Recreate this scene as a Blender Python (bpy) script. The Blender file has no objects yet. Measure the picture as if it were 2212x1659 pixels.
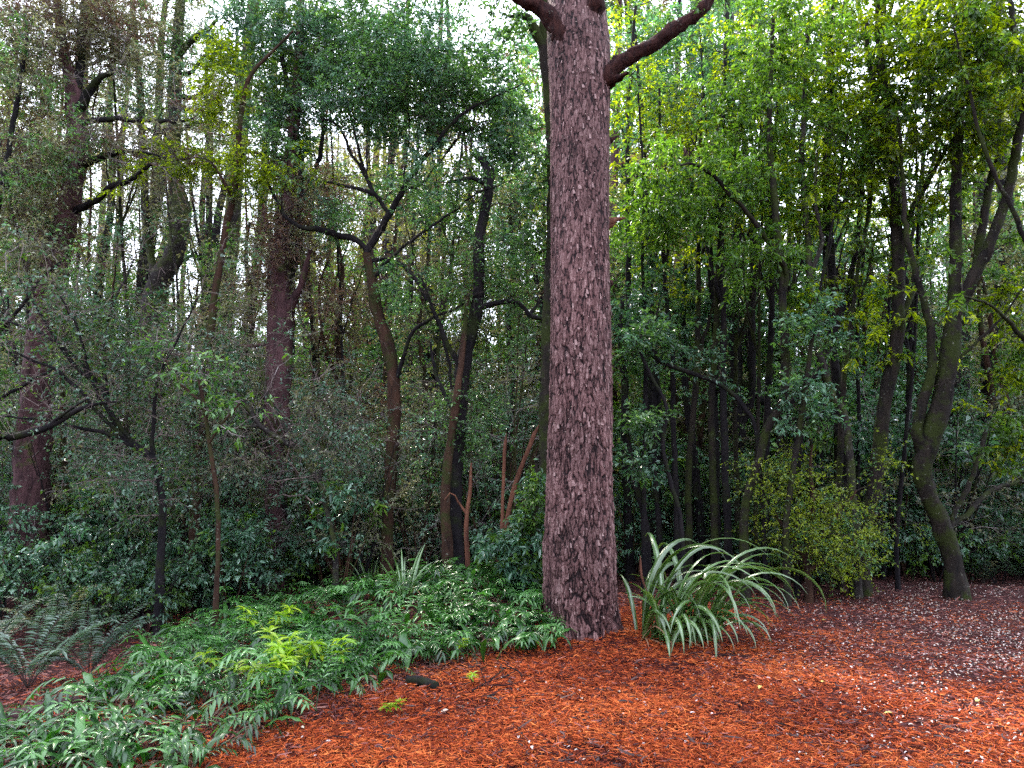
import bpy, math, random
import numpy as np

SEED = 7
random.seed(SEED)
rng = np.random.default_rng(SEED)
C = bpy.context.scene.collection
sc = bpy.context.scene

# ------------------------------------------------------------------ camera
PITCH = math.radians(7.1)
CAMZ = 1.6
cam_d = bpy.data.cameras.new('camera')
cam_d.lens = 26.0
cam_d.sensor_width = 36.0
cam_d.clip_start = 0.05
cam_d.clip_end = 2000
cam = bpy.data.objects.new('camera', cam_d)
cam.location = (0, 0, CAMZ)
cam.rotation_euler = (math.pi / 2 + PITCH, 0, 0)
C.objects.link(cam)
sc.camera = cam

# ------------------------------------------------------------------ sky, sun, exposure
SUN_EL = math.radians(48)
SUN_AZ = math.radians(-25)          # from +Y towards -X
world = bpy.data.worlds.new("World")
sc.world = world
world.use_nodes = True
wn = world.node_tree
wn.nodes.clear()
wo = wn.nodes.new('ShaderNodeOutputWorld')
bg = wn.nodes.new('ShaderNodeBackground')
sky = wn.nodes.new('ShaderNodeTexSky')
sky.sky_type = 'NISHITA'
sky.sun_disc = False
sky.sun_elevation = SUN_EL
sky.sun_rotation = SUN_AZ
sky.air_density = 1.0
sky.dust_density = 2.5
wtc = wn.nodes.new('ShaderNodeTexCoord')
wnoise = wn.nodes.new('ShaderNodeTexNoise')
wnoise.inputs['Scale'].default_value = 2.2
wnoise.inputs['Detail'].default_value = 5
wramp = wn.nodes.new('ShaderNodeMapRange')
wramp.inputs[1].default_value = 0.35
wramp.inputs[2].default_value = 0.6
wramp.inputs[3].default_value = 0.55
wramp.inputs[4].default_value = 0.95
wmix = wn.nodes.new('ShaderNodeMix')
wmix.data_type = 'RGBA'
wmix.inputs[7].default_value = (11.5, 12.4, 15.0, 1)       # pale cloud cover
wn.links.new(wtc.outputs['Generated'], wnoise.inputs['Vector'])
wn.links.new(wnoise.outputs['Fac'], wramp.inputs[0])
wn.links.new(wramp.outputs[0], wmix.inputs[0])
wn.links.new(sky.outputs[0], wmix.inputs[6])
wn.links.new(wmix.outputs[2], bg.inputs[0])
wn.links.new(bg.outputs[0], wo.inputs[0])
bg.inputs[1].default_value = 0.15

sun_d = bpy.data.lights.new('sun', 'SUN')
sun_d.energy = 5.0
sun_d.angle = math.radians(8)
sun_d.color = (1.0, 0.93, 0.80)
sun = bpy.data.objects.new('sun', sun_d)
sun.rotation_euler = (math.pi / 2 - SUN_EL, 0, math.pi - SUN_AZ * -1)
C.objects.link(sun)
# aim the lamp explicitly: light travels from the sun's place towards the origin
from mathutils import Vector
_d = Vector((math.sin(SUN_AZ) * math.cos(SUN_EL), math.cos(SUN_AZ) * math.cos(SUN_EL), math.sin(SUN_EL)))
sun.rotation_euler = (_d).to_track_quat('Z', 'Y').to_euler()

sc.view_settings.view_transform = 'Standard'
sc.view_settings.look = 'None'
sc.view_settings.gamma = 1.0
sc.view_settings.exposure = 1.8
sc.cycles.max_bounces = 6
sc.cycles.diffuse_bounces = 3
sc.cycles.glossy_bounces = 2
sc.cycles.transmission_bounces = 4
sc.cycles.transparent_max_bounces = 4
sc.cycles.use_denoising = False
sc.cycles.sample_clamp_indirect = 3.0
sc.cycles.sample_clamp_direct = 8.0

# ------------------------------------------------------------------ projection helpers (2212 x 1659 picture units)
FPX = 26.0 / 36.0 * 2212
CP, SP = math.cos(PITCH), math.sin(PITCH)


def ray(u, v):
    x = (u - 1106.0) / FPX
    y = (829.5 - v) / FPX
    return np.array([x, CP - y * SP, SP + y * CP])


def P(u, v, Y):
    d = ray(u, v)
    return np.array([0, 0, CAMZ]) + d * (Y / d[1])


def depth(p):
    return (p[1]) * CP + (p[2] - CAMZ) * SP


def gh(x, y):
    """height of the ground"""
    x = np.asarray(x, float)
    y = np.asarray(y, float)
    z = 0.03 * np.sin(x * 0.9 + 1.3) * np.cos(y * 0.7) + 0.012 * np.sin(x * 3.1 + y * 2.3) + 0.01 * np.sin(y * 4.3 - x * 1.7)
    z = z + 0.34 * np.exp(-(((x + 0.6) / 1.7) ** 2 + ((y - 8.7) / 1.1) ** 2))     # bank beside the big tree
    z = z + 0.12 * np.exp(-(((x - 0.65) / 0.55) ** 2 + ((y - 7.6) / 0.55) ** 2))
    z = z - 0.22 * np.exp(-(((x + 4.4) / 1.2) ** 2 + ((y - 7.8) / 1.8) ** 2))     # hollow at the left
    far = np.clip((np.hypot(x, y) - 14) / 30, 0, 1)
    z = z + far * (0.35 * np.sin(x * 0.13 + 0.4) + 0.3 * np.sin(y * 0.11 + 2))
    return z


def G(u, v):
    """ground point under a picture point"""
    d = ray(u, v)
    t = CAMZ / max(1e-3, -d[2])
    for _ in range(6):
        p = np.array([0, 0, CAMZ]) + d * t
        t = (CAMZ - float(gh(p[0], p[1]))) / max(1e-3, -d[2])
    p = np.array([0, 0, CAMZ]) + d * t
    p[2] = float(gh(p[0], p[1]))
    return p


def unit(a):
    a = np.asarray(a, float)
    n = np.linalg.norm(a, axis=-1, keepdims=True)
    return a / np.maximum(n, 1e-9)


# ------------------------------------------------------------------ mesh collector
class MB:
    def __init__(self):
        self.v, self.q, self.t = [], [], []      # verts, quads (idx,mat,tint), tris
        self.n = 0
        self.mats = []

    def mat(self, m):
        if m not in self.mats:
            self.mats.append(m)
        return self.mats.index(m)

    def add(self, verts, quads=None, tris=None, m=None, tint=None, tint_t=None):
        verts = np.asarray(verts, float).reshape(-1, 3)
        mi = self.mat(m)
        if quads is not None and len(quads):
            quads = np.asarray(quads, int).reshape(-1, 4) + self.n
            tt = np.full(len(quads), 0.5) if tint is None else np.broadcast_to(tint, (len(quads),))
            self.q.append((quads, np.full(len(quads), mi), tt))
        if tris is not None and len(tris):
            tris = np.asarray(tris, int).reshape(-1, 3) + self.n
            tt = np.full(len(tris), 0.5) if tint_t is None else np.broadcast_to(tint_t, (len(tris),))
            self.t.append((tris, np.full(len(tris), mi), tt))
        self.v.append(verts)
        self.n += len(verts)
        return self

    def build(self, name, parent=None, origin=(0, 0, 0), smooth=True):
        V = np.concatenate(self.v) - np.asarray(origin, float)
        loops, starts, mi, tint = [], [], [], []
        pos = 0
        for arrs, k in ((self.q, 4), (self.t, 3)):
            if arrs:
                f = np.concatenate([a[0] for a in arrs])
                loops.append(f.ravel())
                starts.append(pos + np.arange(len(f)) * k)
                pos += len(f) * k
                mi.append(np.concatenate([a[1] for a in arrs]))
                tint.append(np.concatenate([a[2] for a in arrs]))
        loops, starts, mi, tint = map(np.concatenate, (loops, starts, mi, tint))
        me = bpy.data.meshes.new(name)
        me.vertices.add(len(V))
        me.vertices.foreach_set('co', V.astype(np.float32).ravel())
        me.loops.add(len(loops))
        me.loops.foreach_set('vertex_index', loops.astype(np.int32))
        me.polygons.add(len(starts))
        me.polygons.foreach_set('loop_start', starts.astype(np.int32))
        me.polygons.foreach_set('material_index', mi.astype(np.int32))
        me.polygons.foreach_set('use_smooth', np.full(len(starts), smooth))
        a = me.attributes.new('tint', 'FLOAT', 'FACE')
        a.data.foreach_set('value', tint.astype(np.float32))
        me.update(calc_edges=True)
        for m in self.mats:
            me.materials.append(m)
        o = bpy.data.objects.new(name, me)
        C.objects.link(o)
        if parent is not None:
            o.parent = parent
        else:
            o.location = origin
        return o


def tag(o, label, cat, group=None, kind=None):
    if label:
        o['label'] = label
    if cat:
        o['category'] = cat
    if group:
        o['group'] = group
    if kind:
        o['kind'] = kind
    return o


def empty(name, loc, label=None, cat=None, group=None):
    o = bpy.data.objects.new(name, None)
    o.empty_display_size = 0.3
    C.objects.link(o)
    o.location = loc
    return tag(o, label, cat, group)


def copy_tree(o, parent=None):
    c = o.copy()
    C.objects.link(c)
    c.parent = parent
    for ch in list(KIDS.get(o.name, [])):
        copy_tree(ch, c)
    return c


KIDS = {}


def note_kids(root):
    for o in list(C.objects):
        if o.parent is root:
            KIDS.setdefault(root.name, []).append(o)


# ------------------------------------------------------------------ geometry pieces
def catmull(pts, n):
    """resample a polyline of points (any columns) smoothly to n points"""
    p = np.asarray(pts, float)
    if len(p) == 2:
        t = np.linspace(0, 1, n)[:, None]
        return p[0] * (1 - t) + p[1] * t
    seg = np.linalg.norm(np.diff(p[:, :3], axis=0), axis=1)
    s = np.concatenate([[0], np.cumsum(seg)])
    pe = np.vstack([2 * p[0] - p[1], p, 2 * p[-1] - p[-2]])
    out = []
    for q in np.linspace(0, s[-1], n):
        i = min(len(p) - 2, max(0, int(np.searchsorted(s, q, side='right')) - 1))
        t = (q - s[i]) / max(1e-9, s[i + 1] - s[i])
        a, b, c, d = pe[i], pe[i + 1], pe[i + 2], pe[i + 3]
        out.append(0.5 * ((2 * b) + (-a + c) * t + (2 * a - 5 * b + 4 * c - d) * t * t + (-a + 3 * b - 3 * c + d) * t ** 3))
    return np.array(out)


def tubes(mb, paths, radii, sides, m, tint=None, rough=0.0):
    """paths (N,K,3), radii (N,K)"""
    paths = np.asarray(paths, float)
    radii = np.asarray(radii, float)
    N, K, _ = paths.shape
    if N == 0:
        return
    T = np.empty_like(paths)
    T[:, 1:-1] = paths[:, 2:] - paths[:, :-2]
    T[:, 0] = paths[:, 1] - paths[:, 0]
    T[:, -1] = paths[:, -1] - paths[:, -2]
    T = unit(T)
    mean = unit(paths[:, -1] - paths[:, 0] + 1e-6)
    ref = np.where(np.abs(mean[:, 2:3]) > 0.8, np.array([[1.0, 0.05, 0]]), np.array([[0.05, 0.1, 1.0]]))
    n1 = unit(np.cross(T, ref[:, None, :] + 0 * T))
    n2 = np.cross(T, n1)
    a = np.linspace(0, 2 * np.pi, sides, endpoint=False)
    r = radii[:, :, None]
    if rough > 0:
        r = r * (1 + rough * rng.normal(size=(N, K, sides)))
    V = paths[:, :, None, :] + r[..., None] * (np.cos(a)[None, None, :, None] * n1[:, :, None, :] + np.sin(a)[None, None, :, None] * n2[:, :, None, :])
    base = (np.arange(N)[:, None, None] * K + np.arange(K - 1)[None, :, None]) * sides
    j = np.arange(sides)[None, None, :]
    j2 = (j + 1) % sides
    Q = np.stack([base + j, base + j2, base + sides + j2, base + sides + j], -1).reshape(-1, 4)
    tt = None
    if tint is not None:
        tt = np.repeat(np.broadcast_to(tint, (N,)), (K - 1) * sides)
    mb.add(V.reshape(-1, 3), quads=Q, m=m, tint=tt)


def leaves(mb, pos, d, size, width, m, tint, up=1.0, fold=0.18, droop=0.12):
    """two-sided leaf blades folded along the midrib"""
    N = len(pos)
    if N == 0:
        return
    d = unit(d)
    nrm = rng.normal(size=(N, 3)) * 0.75
    nrm[:, 2] += up
    side = unit(np.cross(d, nrm))
    nn = np.cross(side, d)
    L = np.broadcast_to(size, (N,))[:, None]
    W = L * np.broadcast_to(width, (N,))[:, None] * 0.5
    b = pos
    tip = pos + d * L - np.array([0, 0, 1]) * droop * L
    mid = pos + d * L * 0.45
    l = mid + side * W + nn * W * fold * 2
    r = mid - side * W + nn * W * fold * 2
    V = np.stack([b, l, tip, r], 1).reshape(-1, 3)
    i = np.arange(N) * 4
    T = np.stack([np.stack([i, i + 2, i + 1], -1), np.stack([i, i + 3, i + 2], -1)], 1).reshape(-1, 3)
    tt = np.repeat(np.broadcast_to(tint, (N,)), 2)
    mb.add(V, tris=T, m=m, tint_t=tt)


def leaves6(mb, pos, d, size, width, m, tint, up=1.0):
    """nearer leaves: seven points, curved along their length"""
    N = len(pos)
    if N == 0:
        return
    d = unit(d)
    nrm = rng.normal(size=(N, 3)) * 0.6
    nrm[:, 2] += up
    side = unit(np.cross(d, nrm))
    nn = np.cross(side, d)
    L = np.broadcast_to(size, (N,))[:, None]
    W = L * np.broadcast_to(width, (N,))[:, None] * 0.5
    z = np.array([0, 0, 1.0])
    rows = []
    for t, w, dr in ((0.0, 0.06, 0), (0.28, 0.85, 0.0), (0.6, 0.9, 0.06), (1.0, 0.03, 0.24)):
        c = pos + d * L * t - z * L * dr
        rows += [c + side * W * w + nn * W * w * 0.35, c, c - side * W * w + nn * W * w * 0.35]
    V = np.stack(rows, 1).reshape(-1, 3)
    i = np.arange(N) * 12
    Q = []
    for k in range(3):
        for s in range(2):
            a = i + 3 * k + s
            Q.append(np.stack([a, a + 1, a + 4, a + 3], -1))
    Q = np.stack(Q, 1).reshape(-1, 4)
    mb.add(V, quads=Q, m=m, tint=np.repeat(np.broadcast_to(tint, (N,)), 6))


# ------------------------------------------------------------------ materials
def newmat(name):
    m = bpy.data.materials.new(name)
    m.use_nodes = True
    nt = m.node_tree
    nt.nodes.clear()
    out = nt.nodes.new('ShaderNodeOutputMaterial')
    return m, nt, out


def ramp_node(nt, stops):
    r = nt.nodes.new('ShaderNodeValToRGB')
    e = r.color_ramp.elements
    while len(e) > 1:
        e.remove(e[0])
    e[0].position = stops[0][0]
    e[0].color = (*stops[0][1], 1)
    for p, c in stops[1:]:
        x = e.new(p)
        x.color = (*c, 1)
    return r


def leaf_mat(name, cols, rough=0.38, trans=0.4, tcol=None, spec=0.5):
    m, nt, out = newmat(name)
    at = nt.nodes.new('ShaderNodeAttribute')
    at.attribute_name = 'tint'
    n = len(cols)
    r = ramp_node(nt, [(i / max(1, n - 1), c) for i, c in enumerate(cols)])
    nt.links.new(at.outputs['Fac'], r.inputs[0])
    oi = nt.nodes.new('ShaderNodeObjectInfo')
    hsv = nt.nodes.new('ShaderNodeHueSaturation')
    mr = nt.nodes.new('ShaderNodeMapRange')
    mr.inputs[3].default_value = 0.75
    mr.inputs[4].default_value = 1.3
    nt.links.new(oi.outputs['Random'], mr.inputs[0])
    nt.links.new(mr.outputs[0], hsv.inputs['Value'])
    nt.links.new(r.outputs[0], hsv.inputs['Color'])
    b = nt.nodes.new('ShaderNodeBsdfPrincipled')
    b.inputs['Roughness'].default_value = rough
    b.inputs['Specular IOR Level'].default_value = spec
    nt.links.new(hsv.outputs[0], b.inputs['Base Color'])
    t = nt.nodes.new('ShaderNodeBsdfTranslucent')
    mul = nt.nodes.new('ShaderNodeMix')
    mul.data_type = 'RGBA'
    mul.blend_type = 'MULTIPLY'
    mul.inputs[0].default_value = 1
    mul.inputs[7].default_value = (*(tcol or (1.9, 2.1, 0.7)), 1)
    nt.links.new(hsv.outputs[0], mul.inputs[6])
    nt.links.new(mul.outputs[2], t.inputs[0])
    mx = nt.nodes.new('ShaderNodeMixShader')
    mx.inputs[0].default_value = trans
    nt.links.new(b.outputs[0], mx.inputs[1])
    nt.links.new(t.outputs[0], mx.inputs[2])
    nt.links.new(mx.outputs[0], out.inputs[0])
    return m


def bark_mat(name, c1, c2, moss=None, moss_amt=0.0, lichen=0.0, scale=9, rough=0.9, bump=0.6, stretch=0.25, spec=0.12):
    m, nt, out = newmat(name)
    tc = nt.nodes.new('ShaderNodeTexCoord')
    mp = nt.nodes.new('ShaderNodeMapping')
    mp.inputs['Scale'].default_value = (1, 1, stretch)
    nt.links.new(tc.outputs['Object'], mp.inputs[0])
    n1 = nt.nodes.new('ShaderNodeTexNoise')
    n1.inputs['Scale'].default_value = scale
    n1.inputs['Detail'].default_value = 6
    n1.inputs['Roughness'].default_value = 0.7
    nt.links.new(mp.outputs[0], n1.inputs['Vector'])
    r = ramp_node(nt, [(0.3, c1), (0.7, c2)])
    nt.links.new(n1.outputs['Fac'], r.inputs[0])
    col = r.outputs[0]
    n2 = nt.nodes.new('ShaderNodeTexNoise')
    n2.inputs['Scale'].default_value = 2.6
    n2.inputs['Detail'].default_value = 5
    n2.inputs['Roughness'].default_value = 0.65
    nt.links.new(tc.outputs['Object'], n2.inputs['Vector'])
    if moss is not None:
        mr = nt.nodes.new('ShaderNodeMapRange')
        mr.inputs[1].default_value = 0.62 - moss_amt * 0.3
        mr.inputs[2].default_value = 0.72 - moss_amt * 0.3
        nt.links.new(n2.outputs['Fac'], mr.inputs[0])
        mx = nt.nodes.new('ShaderNodeMix')
        mx.data_type = 'RGBA'
        mx.inputs[7].default_value = (*moss, 1)
        nt.links.new(mr.outputs[0], mx.inputs[0])
        nt.links.new(col, mx.inputs[6])
        col = mx.outputs[2]
    if lichen > 0:
        n3 = nt.nodes.new('ShaderNodeTexNoise')
        n3.inputs['Scale'].default_value = 34
        n3.inputs['Detail'].default_value = 3
        nt.links.new(tc.outputs['Object'], n3.inputs['Vector'])
        mr = nt.nodes.new('ShaderNodeMapRange')
        mr.inputs[1].default_value = 0.70 - lichen * 0.2
        mr.inputs[2].default_value = 0.80 - lichen * 0.2
        nt.links.new(n3.outputs['Fac'], mr.inputs[0])
        mx = nt.nodes.new('ShaderNodeMix')
        mx.data_type = 'RGBA'
        mx.inputs[7].default_value = (0.15, 0.15, 0.12, 1)
        nt.links.new(mr.outputs[0], mx.inputs[0])
        nt.links.new(col, mx.inputs[6])
        col = mx.outputs[2]
    b = nt.nodes.new('ShaderNodeBsdfPrincipled')
    b.inputs['Roughness'].default_value = rough
    b.inputs['Specular IOR Level'].default_value = spec
    nt.links.new(col, b.inputs['Base Color'])
    bp = nt.nodes.new('ShaderNodeBump')
    bp.inputs['Strength'].default_value = bump
    bp.inputs['Distance'].default_value = 0.04
    nt.links.new(n1.outputs['Fac'], bp.inputs['Height'])
    nt.links.new(bp.outputs[0], b.inputs['Normal'])
    nt.links.new(b.outputs[0], out.inputs[0])
    return m


def tint_mat(name, cols, rough=0.7, spec=0.3, trans=0.0):
    m, nt, out = newmat(name)
    at = nt.nodes.new('ShaderNodeAttribute')
    at.attribute_name = 'tint'
    n = len(cols)
    r = ramp_node(nt, [(i / max(1, n - 1), c) for i, c in enumerate(cols)])
    nt.links.new(at.outputs['Fac'], r.inputs[0])
    b = nt.nodes.new('ShaderNodeBsdfPrincipled')
    b.inputs['Roughness'].default_value = rough
    b.inputs['Specular IOR Level'].default_value = spec
    nt.links.new(r.outputs[0], b.inputs['Base Color'])
    nt.links.new(b.outputs[0], out.inputs[0])
    return m


M = {}
M['leaf_dark'] = leaf_mat('leaf_dark', [(0.012, 0.034, 0.013), (0.035, 0.085, 0.030), (0.075, 0.16, 0.055), (0.19, 0.29, 0.16)], rough=0.32)
M['leaf_blue'] = leaf_mat('leaf_blue', [(0.014, 0.040, 0.024), (0.042, 0.10, 0.060), (0.09, 0.18, 0.115), (0.26, 0.36, 0.30)], rough=0.28, trans=0.3, tcol=(1.5, 2.0, 0.9))
M['leaf_mid'] = leaf_mat('leaf_mid', [(0.014, 0.040, 0.008), (0.036, 0.090, 0.014), (0.070, 0.155, 0.022), (0.15, 0.26, 0.06)], trans=0.5, tcol=(2.0, 1.8, 0.6))
M['leaf_yellow'] = leaf_mat('leaf_yellow', [(0.024, 0.044, 0.004), (0.075, 0.120, 0.006), (0.18, 0.24, 0.010), (0.34, 0.40, 0.03)], trans=0.6, tcol=(2.0, 2.0, 0.35))
M['leaf_olive'] = leaf_mat('leaf_olive', [(0.034, 0.042, 0.020), (0.09, 0.10, 0.050), (0.16, 0.17, 0.095), (0.32, 0.32, 0.23)], rough=0.42, trans=0.35, tcol=(1.7, 1.6, 0.9))
M['leaf_brown'] = leaf_mat('leaf_brown', [(0.05, 0.028, 0.018), (0.09, 0.05, 0.032), (0.13, 0.08, 0.05), (0.20, 0.13, 0.09)], rough=0.7, trans=0.3, tcol=(1.5, 1.2, 0.9))
M['leaf_lime'] = leaf_mat('leaf_lime', [(0.045, 0.075, 0.006), (0.10, 0.15, 0.010), (0.17, 0.22, 0.015), (0.27, 0.31, 0.04)], trans=0.4, tcol=(1.8, 1.8, 0.5))
M['leaf_sun_tinted'] = leaf_mat('leaf_sun_tinted', [(0.08, 0.11, 0.02), (0.15, 0.18, 0.03), (0.22, 0.24, 0.06), (0.32, 0.32, 0.10)], trans=0.5, tcol=(1.5, 1.5, 0.5))  # sunlit yellow glow of the far crowns put into the leaf colour
M['fern'] = leaf_mat('fern_leaf', [(0.005, 0.022, 0.006), (0.016, 0.060, 0.012), (0.045, 0.13, 0.025), (0.13, 0.25, 0.10)], rough=0.30, trans=0.28, spec=0.55, tcol=(1.4, 2.2, 0.4))
M['fern_lime'] = leaf_mat('fern_lime', [(0.08, 0.17, 0.008), (0.14, 0.27, 0.010), (0.20, 0.33, 0.014), (0.30, 0.38, 0.02)], rough=0.4, trans=0.4, tcol=(1.5, 1.6, 0.5))
M['frond_grey'] = leaf_mat('frond_grey', [(0.010, 0.022, 0.015), (0.022, 0.044, 0.030), (0.045, 0.078, 0.052), (0.10, 0.14, 0.10)], rough=0.45, trans=0.25, tcol=(1.5, 1.8, 1.0))
M['flax'] = leaf_mat('flax_blade', [(0.020, 0.055, 0.010), (0.045, 0.10, 0.02), (0.09, 0.15, 0.06), (0.22, 0.28, 0.19)], rough=0.28, trans=0.18, spec=0.7)
M['bark_red'] = None
M['bark_purple'] = bark_mat('bark_purple', (0.012, 0.007, 0.009), (0.115, 0.056, 0.060), moss=(0.05, 0.07, 0.015), moss_amt=0.15, lichen=0.2)
M['bark_dark'] = bark_mat('bark_dark', (0.003, 0.003, 0.005), (0.018, 0.014, 0.015), moss=(0.014, 0.018, 0.006), moss_amt=0.3, lichen=0.1)
M['bark_moss'] = bark_mat('bark_moss', (0.004, 0.004, 0.005), (0.026, 0.019, 0.015), moss=(0.020, 0.026, 0.006), moss_amt=0.5, lichen=0.2)
M['bark_lichen'] = bark_mat('bark_lichen', (0.006, 0.005, 0.006), (0.042, 0.034, 0.032), moss=(0.035, 0.045, 0.012), moss_amt=0.5, lichen=0.45)
M['bark_brown'] = bark_mat('bark_brown', (0.008, 0.005, 0.005), (0.062, 0.030, 0.019), moss=(0.024, 0.029, 0.008), moss_amt=0.4, lichen=0.2)
M['bark_orange'] = bark_mat('bark_orange', (0.03, 0.011, 0.009), (0.17, 0.070, 0.042), lichen=0.1)
M['twig_grey'] = bark_mat('twig_grey', (0.045, 0.038, 0.038), (0.28, 0.235, 0.225), scale=20)
M['twig_brown'] = bark_mat('twig_brown', (0.04, 0.03, 0.03), (0.24, 0.18, 0.165), scale=20)
M['twig_dark'] = bark_mat('twig_dark', (0.015, 0.012, 0.012), (0.055, 0.042, 0.036), scale=20)
M['litter'] = tint_mat('needle_litter', [(0.014, 0.005, 0.008), (0.10, 0.018, 0.010), (0.42, 0.072, 0.019), (0.70, 0.20, 0.055)], rough=0.7, spec=0.06)
M['petal'] = tint_mat('petal', [(0.22, 0.13, 0.08), (0.36, 0.27, 0.21), (0.50, 0.42, 0.41), (0.36, 0.32, 0.09)], rough=0.55)
M['dark_bits'] = tint_mat('dark_bits', [(0.008, 0.005, 0.006), (0.03, 0.014, 0.014), (0.07, 0.035, 0.03)], rough=0.6)
M['drab'] = tint_mat('drab_litter', [(0.03, 0.014, 0.015), (0.12, 0.045, 0.043), (0.24, 0.095, 0.080), (0.36, 0.19, 0.15)], rough=0.8, spec=0.06)


# big trunk bark: colour varies plate by plate, crack shade painted in
def redbark():
    m, nt, out = newmat('bark_red')
    at = nt.nodes.new('ShaderNodeAttribute')
    at.attribute_name = 'plate'
    tc = nt.nodes.new('ShaderNodeTexCoord')
    n1 = nt.nodes.new('ShaderNodeTexNoise')
    n1.inputs['Scale'].default_value = 38
    n1.inputs['Detail'].default_value = 7
    n1.inputs['Roughness'].default_value = 0.75
    nt.links.new(tc.outputs['Object'], n1.inputs['Vector'])
    n2 = nt.nodes.new('ShaderNodeTexNoise')
    n2.inputs['Scale'].default_value = 1.6
    n2.inputs['Detail'].default_value = 4
    nt.links.new(tc.outputs['Object'], n2.inputs['Vector'])
    add = nt.nodes.new('ShaderNodeMath')
    add.operation = 'MULTIPLY_ADD'
    add.inputs[1].default_value = 0.62
    nt.links.new(n1.outputs['Fac'], add.inputs[0])
    s = nt.nodes.new('ShaderNodeMath')
    s.operation = 'MULTIPLY_ADD'
    s.inputs[1].default_value = 0.85
    s.inputs[2].default_value = -0.24
    nt.links.new(at.outputs['Fac'], s.inputs[0])
    nt.links.new(s.outputs[0], add.inputs[2])
    r = ramp_node(nt, [(0.13, (0.010, 0.005, 0.006)), (0.30, (0.075, 0.038, 0.037)), (0.56, (0.140, 0.080, 0.078)), (0.9, (0.28, 0.195, 0.185))])
    nt.links.new(add.outputs[0], r.inputs[0])
    mx = nt.nodes.new('ShaderNodeMix')
    mx.data_type = 'RGBA'
    mx.blend_type = 'MULTIPLY'
    mx.inputs[0].default_value = 0.6
    r2 = ramp_node(nt, [(0.35, (0.62, 0.55, 0.55)), (0.65, (1.25, 1.1, 1.1))])
    nt.links.new(n2.outputs['Fac'], r2.inputs[0])
    nt.links.new(r.outputs[0], mx.inputs[6])
    nt.links.new(r2.outputs[0], mx.inputs[7])
    # small pale scale flakes
    vo = nt.nodes.new('ShaderNodeTexVoronoi')
    vo.inputs['Scale'].default_value = 34
    nt.links.new(tc.outputs['Object'], vo.inputs['Vector'])
    lt = nt.nodes.new('ShaderNodeMapRange')
    lt.inputs[1].default_value = 0.10
    lt.inputs[2].default_value = 0.16
    lt.inputs[3].default_value = 1
    lt.inputs[4].default_value = 0
    nt.links.new(vo.outputs['Distance'], lt.inputs[0])
    sep = nt.nodes.new('ShaderNodeSeparateColor')
    nt.links.new(vo.outputs['Color'], sep.inputs[0])
    gt = nt.nodes.new('ShaderNodeMath')
    gt.operation = 'GREATER_THAN'
    gt.inputs[1].default_value = 0.80
    nt.links.new(sep.outputs[0], gt.inputs[0])
    ml = nt.nodes.new('ShaderNodeMath')
    ml.operation = 'MULTIPLY'
    nt.links.new(lt.outputs[0], ml.inputs[0])
    nt.links.new(gt.outputs[0], ml.inputs[1])
    mx2 = nt.nodes.new('ShaderNodeMix')
    mx2.data_type = 'RGBA'
    mx2.inputs[7].default_value = (0.50, 0.38, 0.32, 1)
    nt.links.new(ml.outputs[0], mx2.inputs[0])
    nt.links.new(mx.outputs[2], mx2.inputs[6])
    b = nt.nodes.new('ShaderNodeBsdfPrincipled')
    b.inputs['Roughness'].default_value = 0.75
    b.inputs['Specular IOR Level'].default_value = 0.15
    nt.links.new(mx2.outputs[2], b.inputs['Base Color'])
    bp = nt.nodes.new('ShaderNodeBump')
    bp.inputs['Strength'].default_value = 0.8
    bp.inputs['Distance'].default_value = 0.012
    nt.links.new(n1.outputs['Fac'], bp.inputs['Height'])
    nt.links.new(bp.outputs[0], b.inputs['Normal'])
    nt.links.new(b.outputs[0], out.inputs[0])
    return m


M['bark_red'] = redbark()


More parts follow.
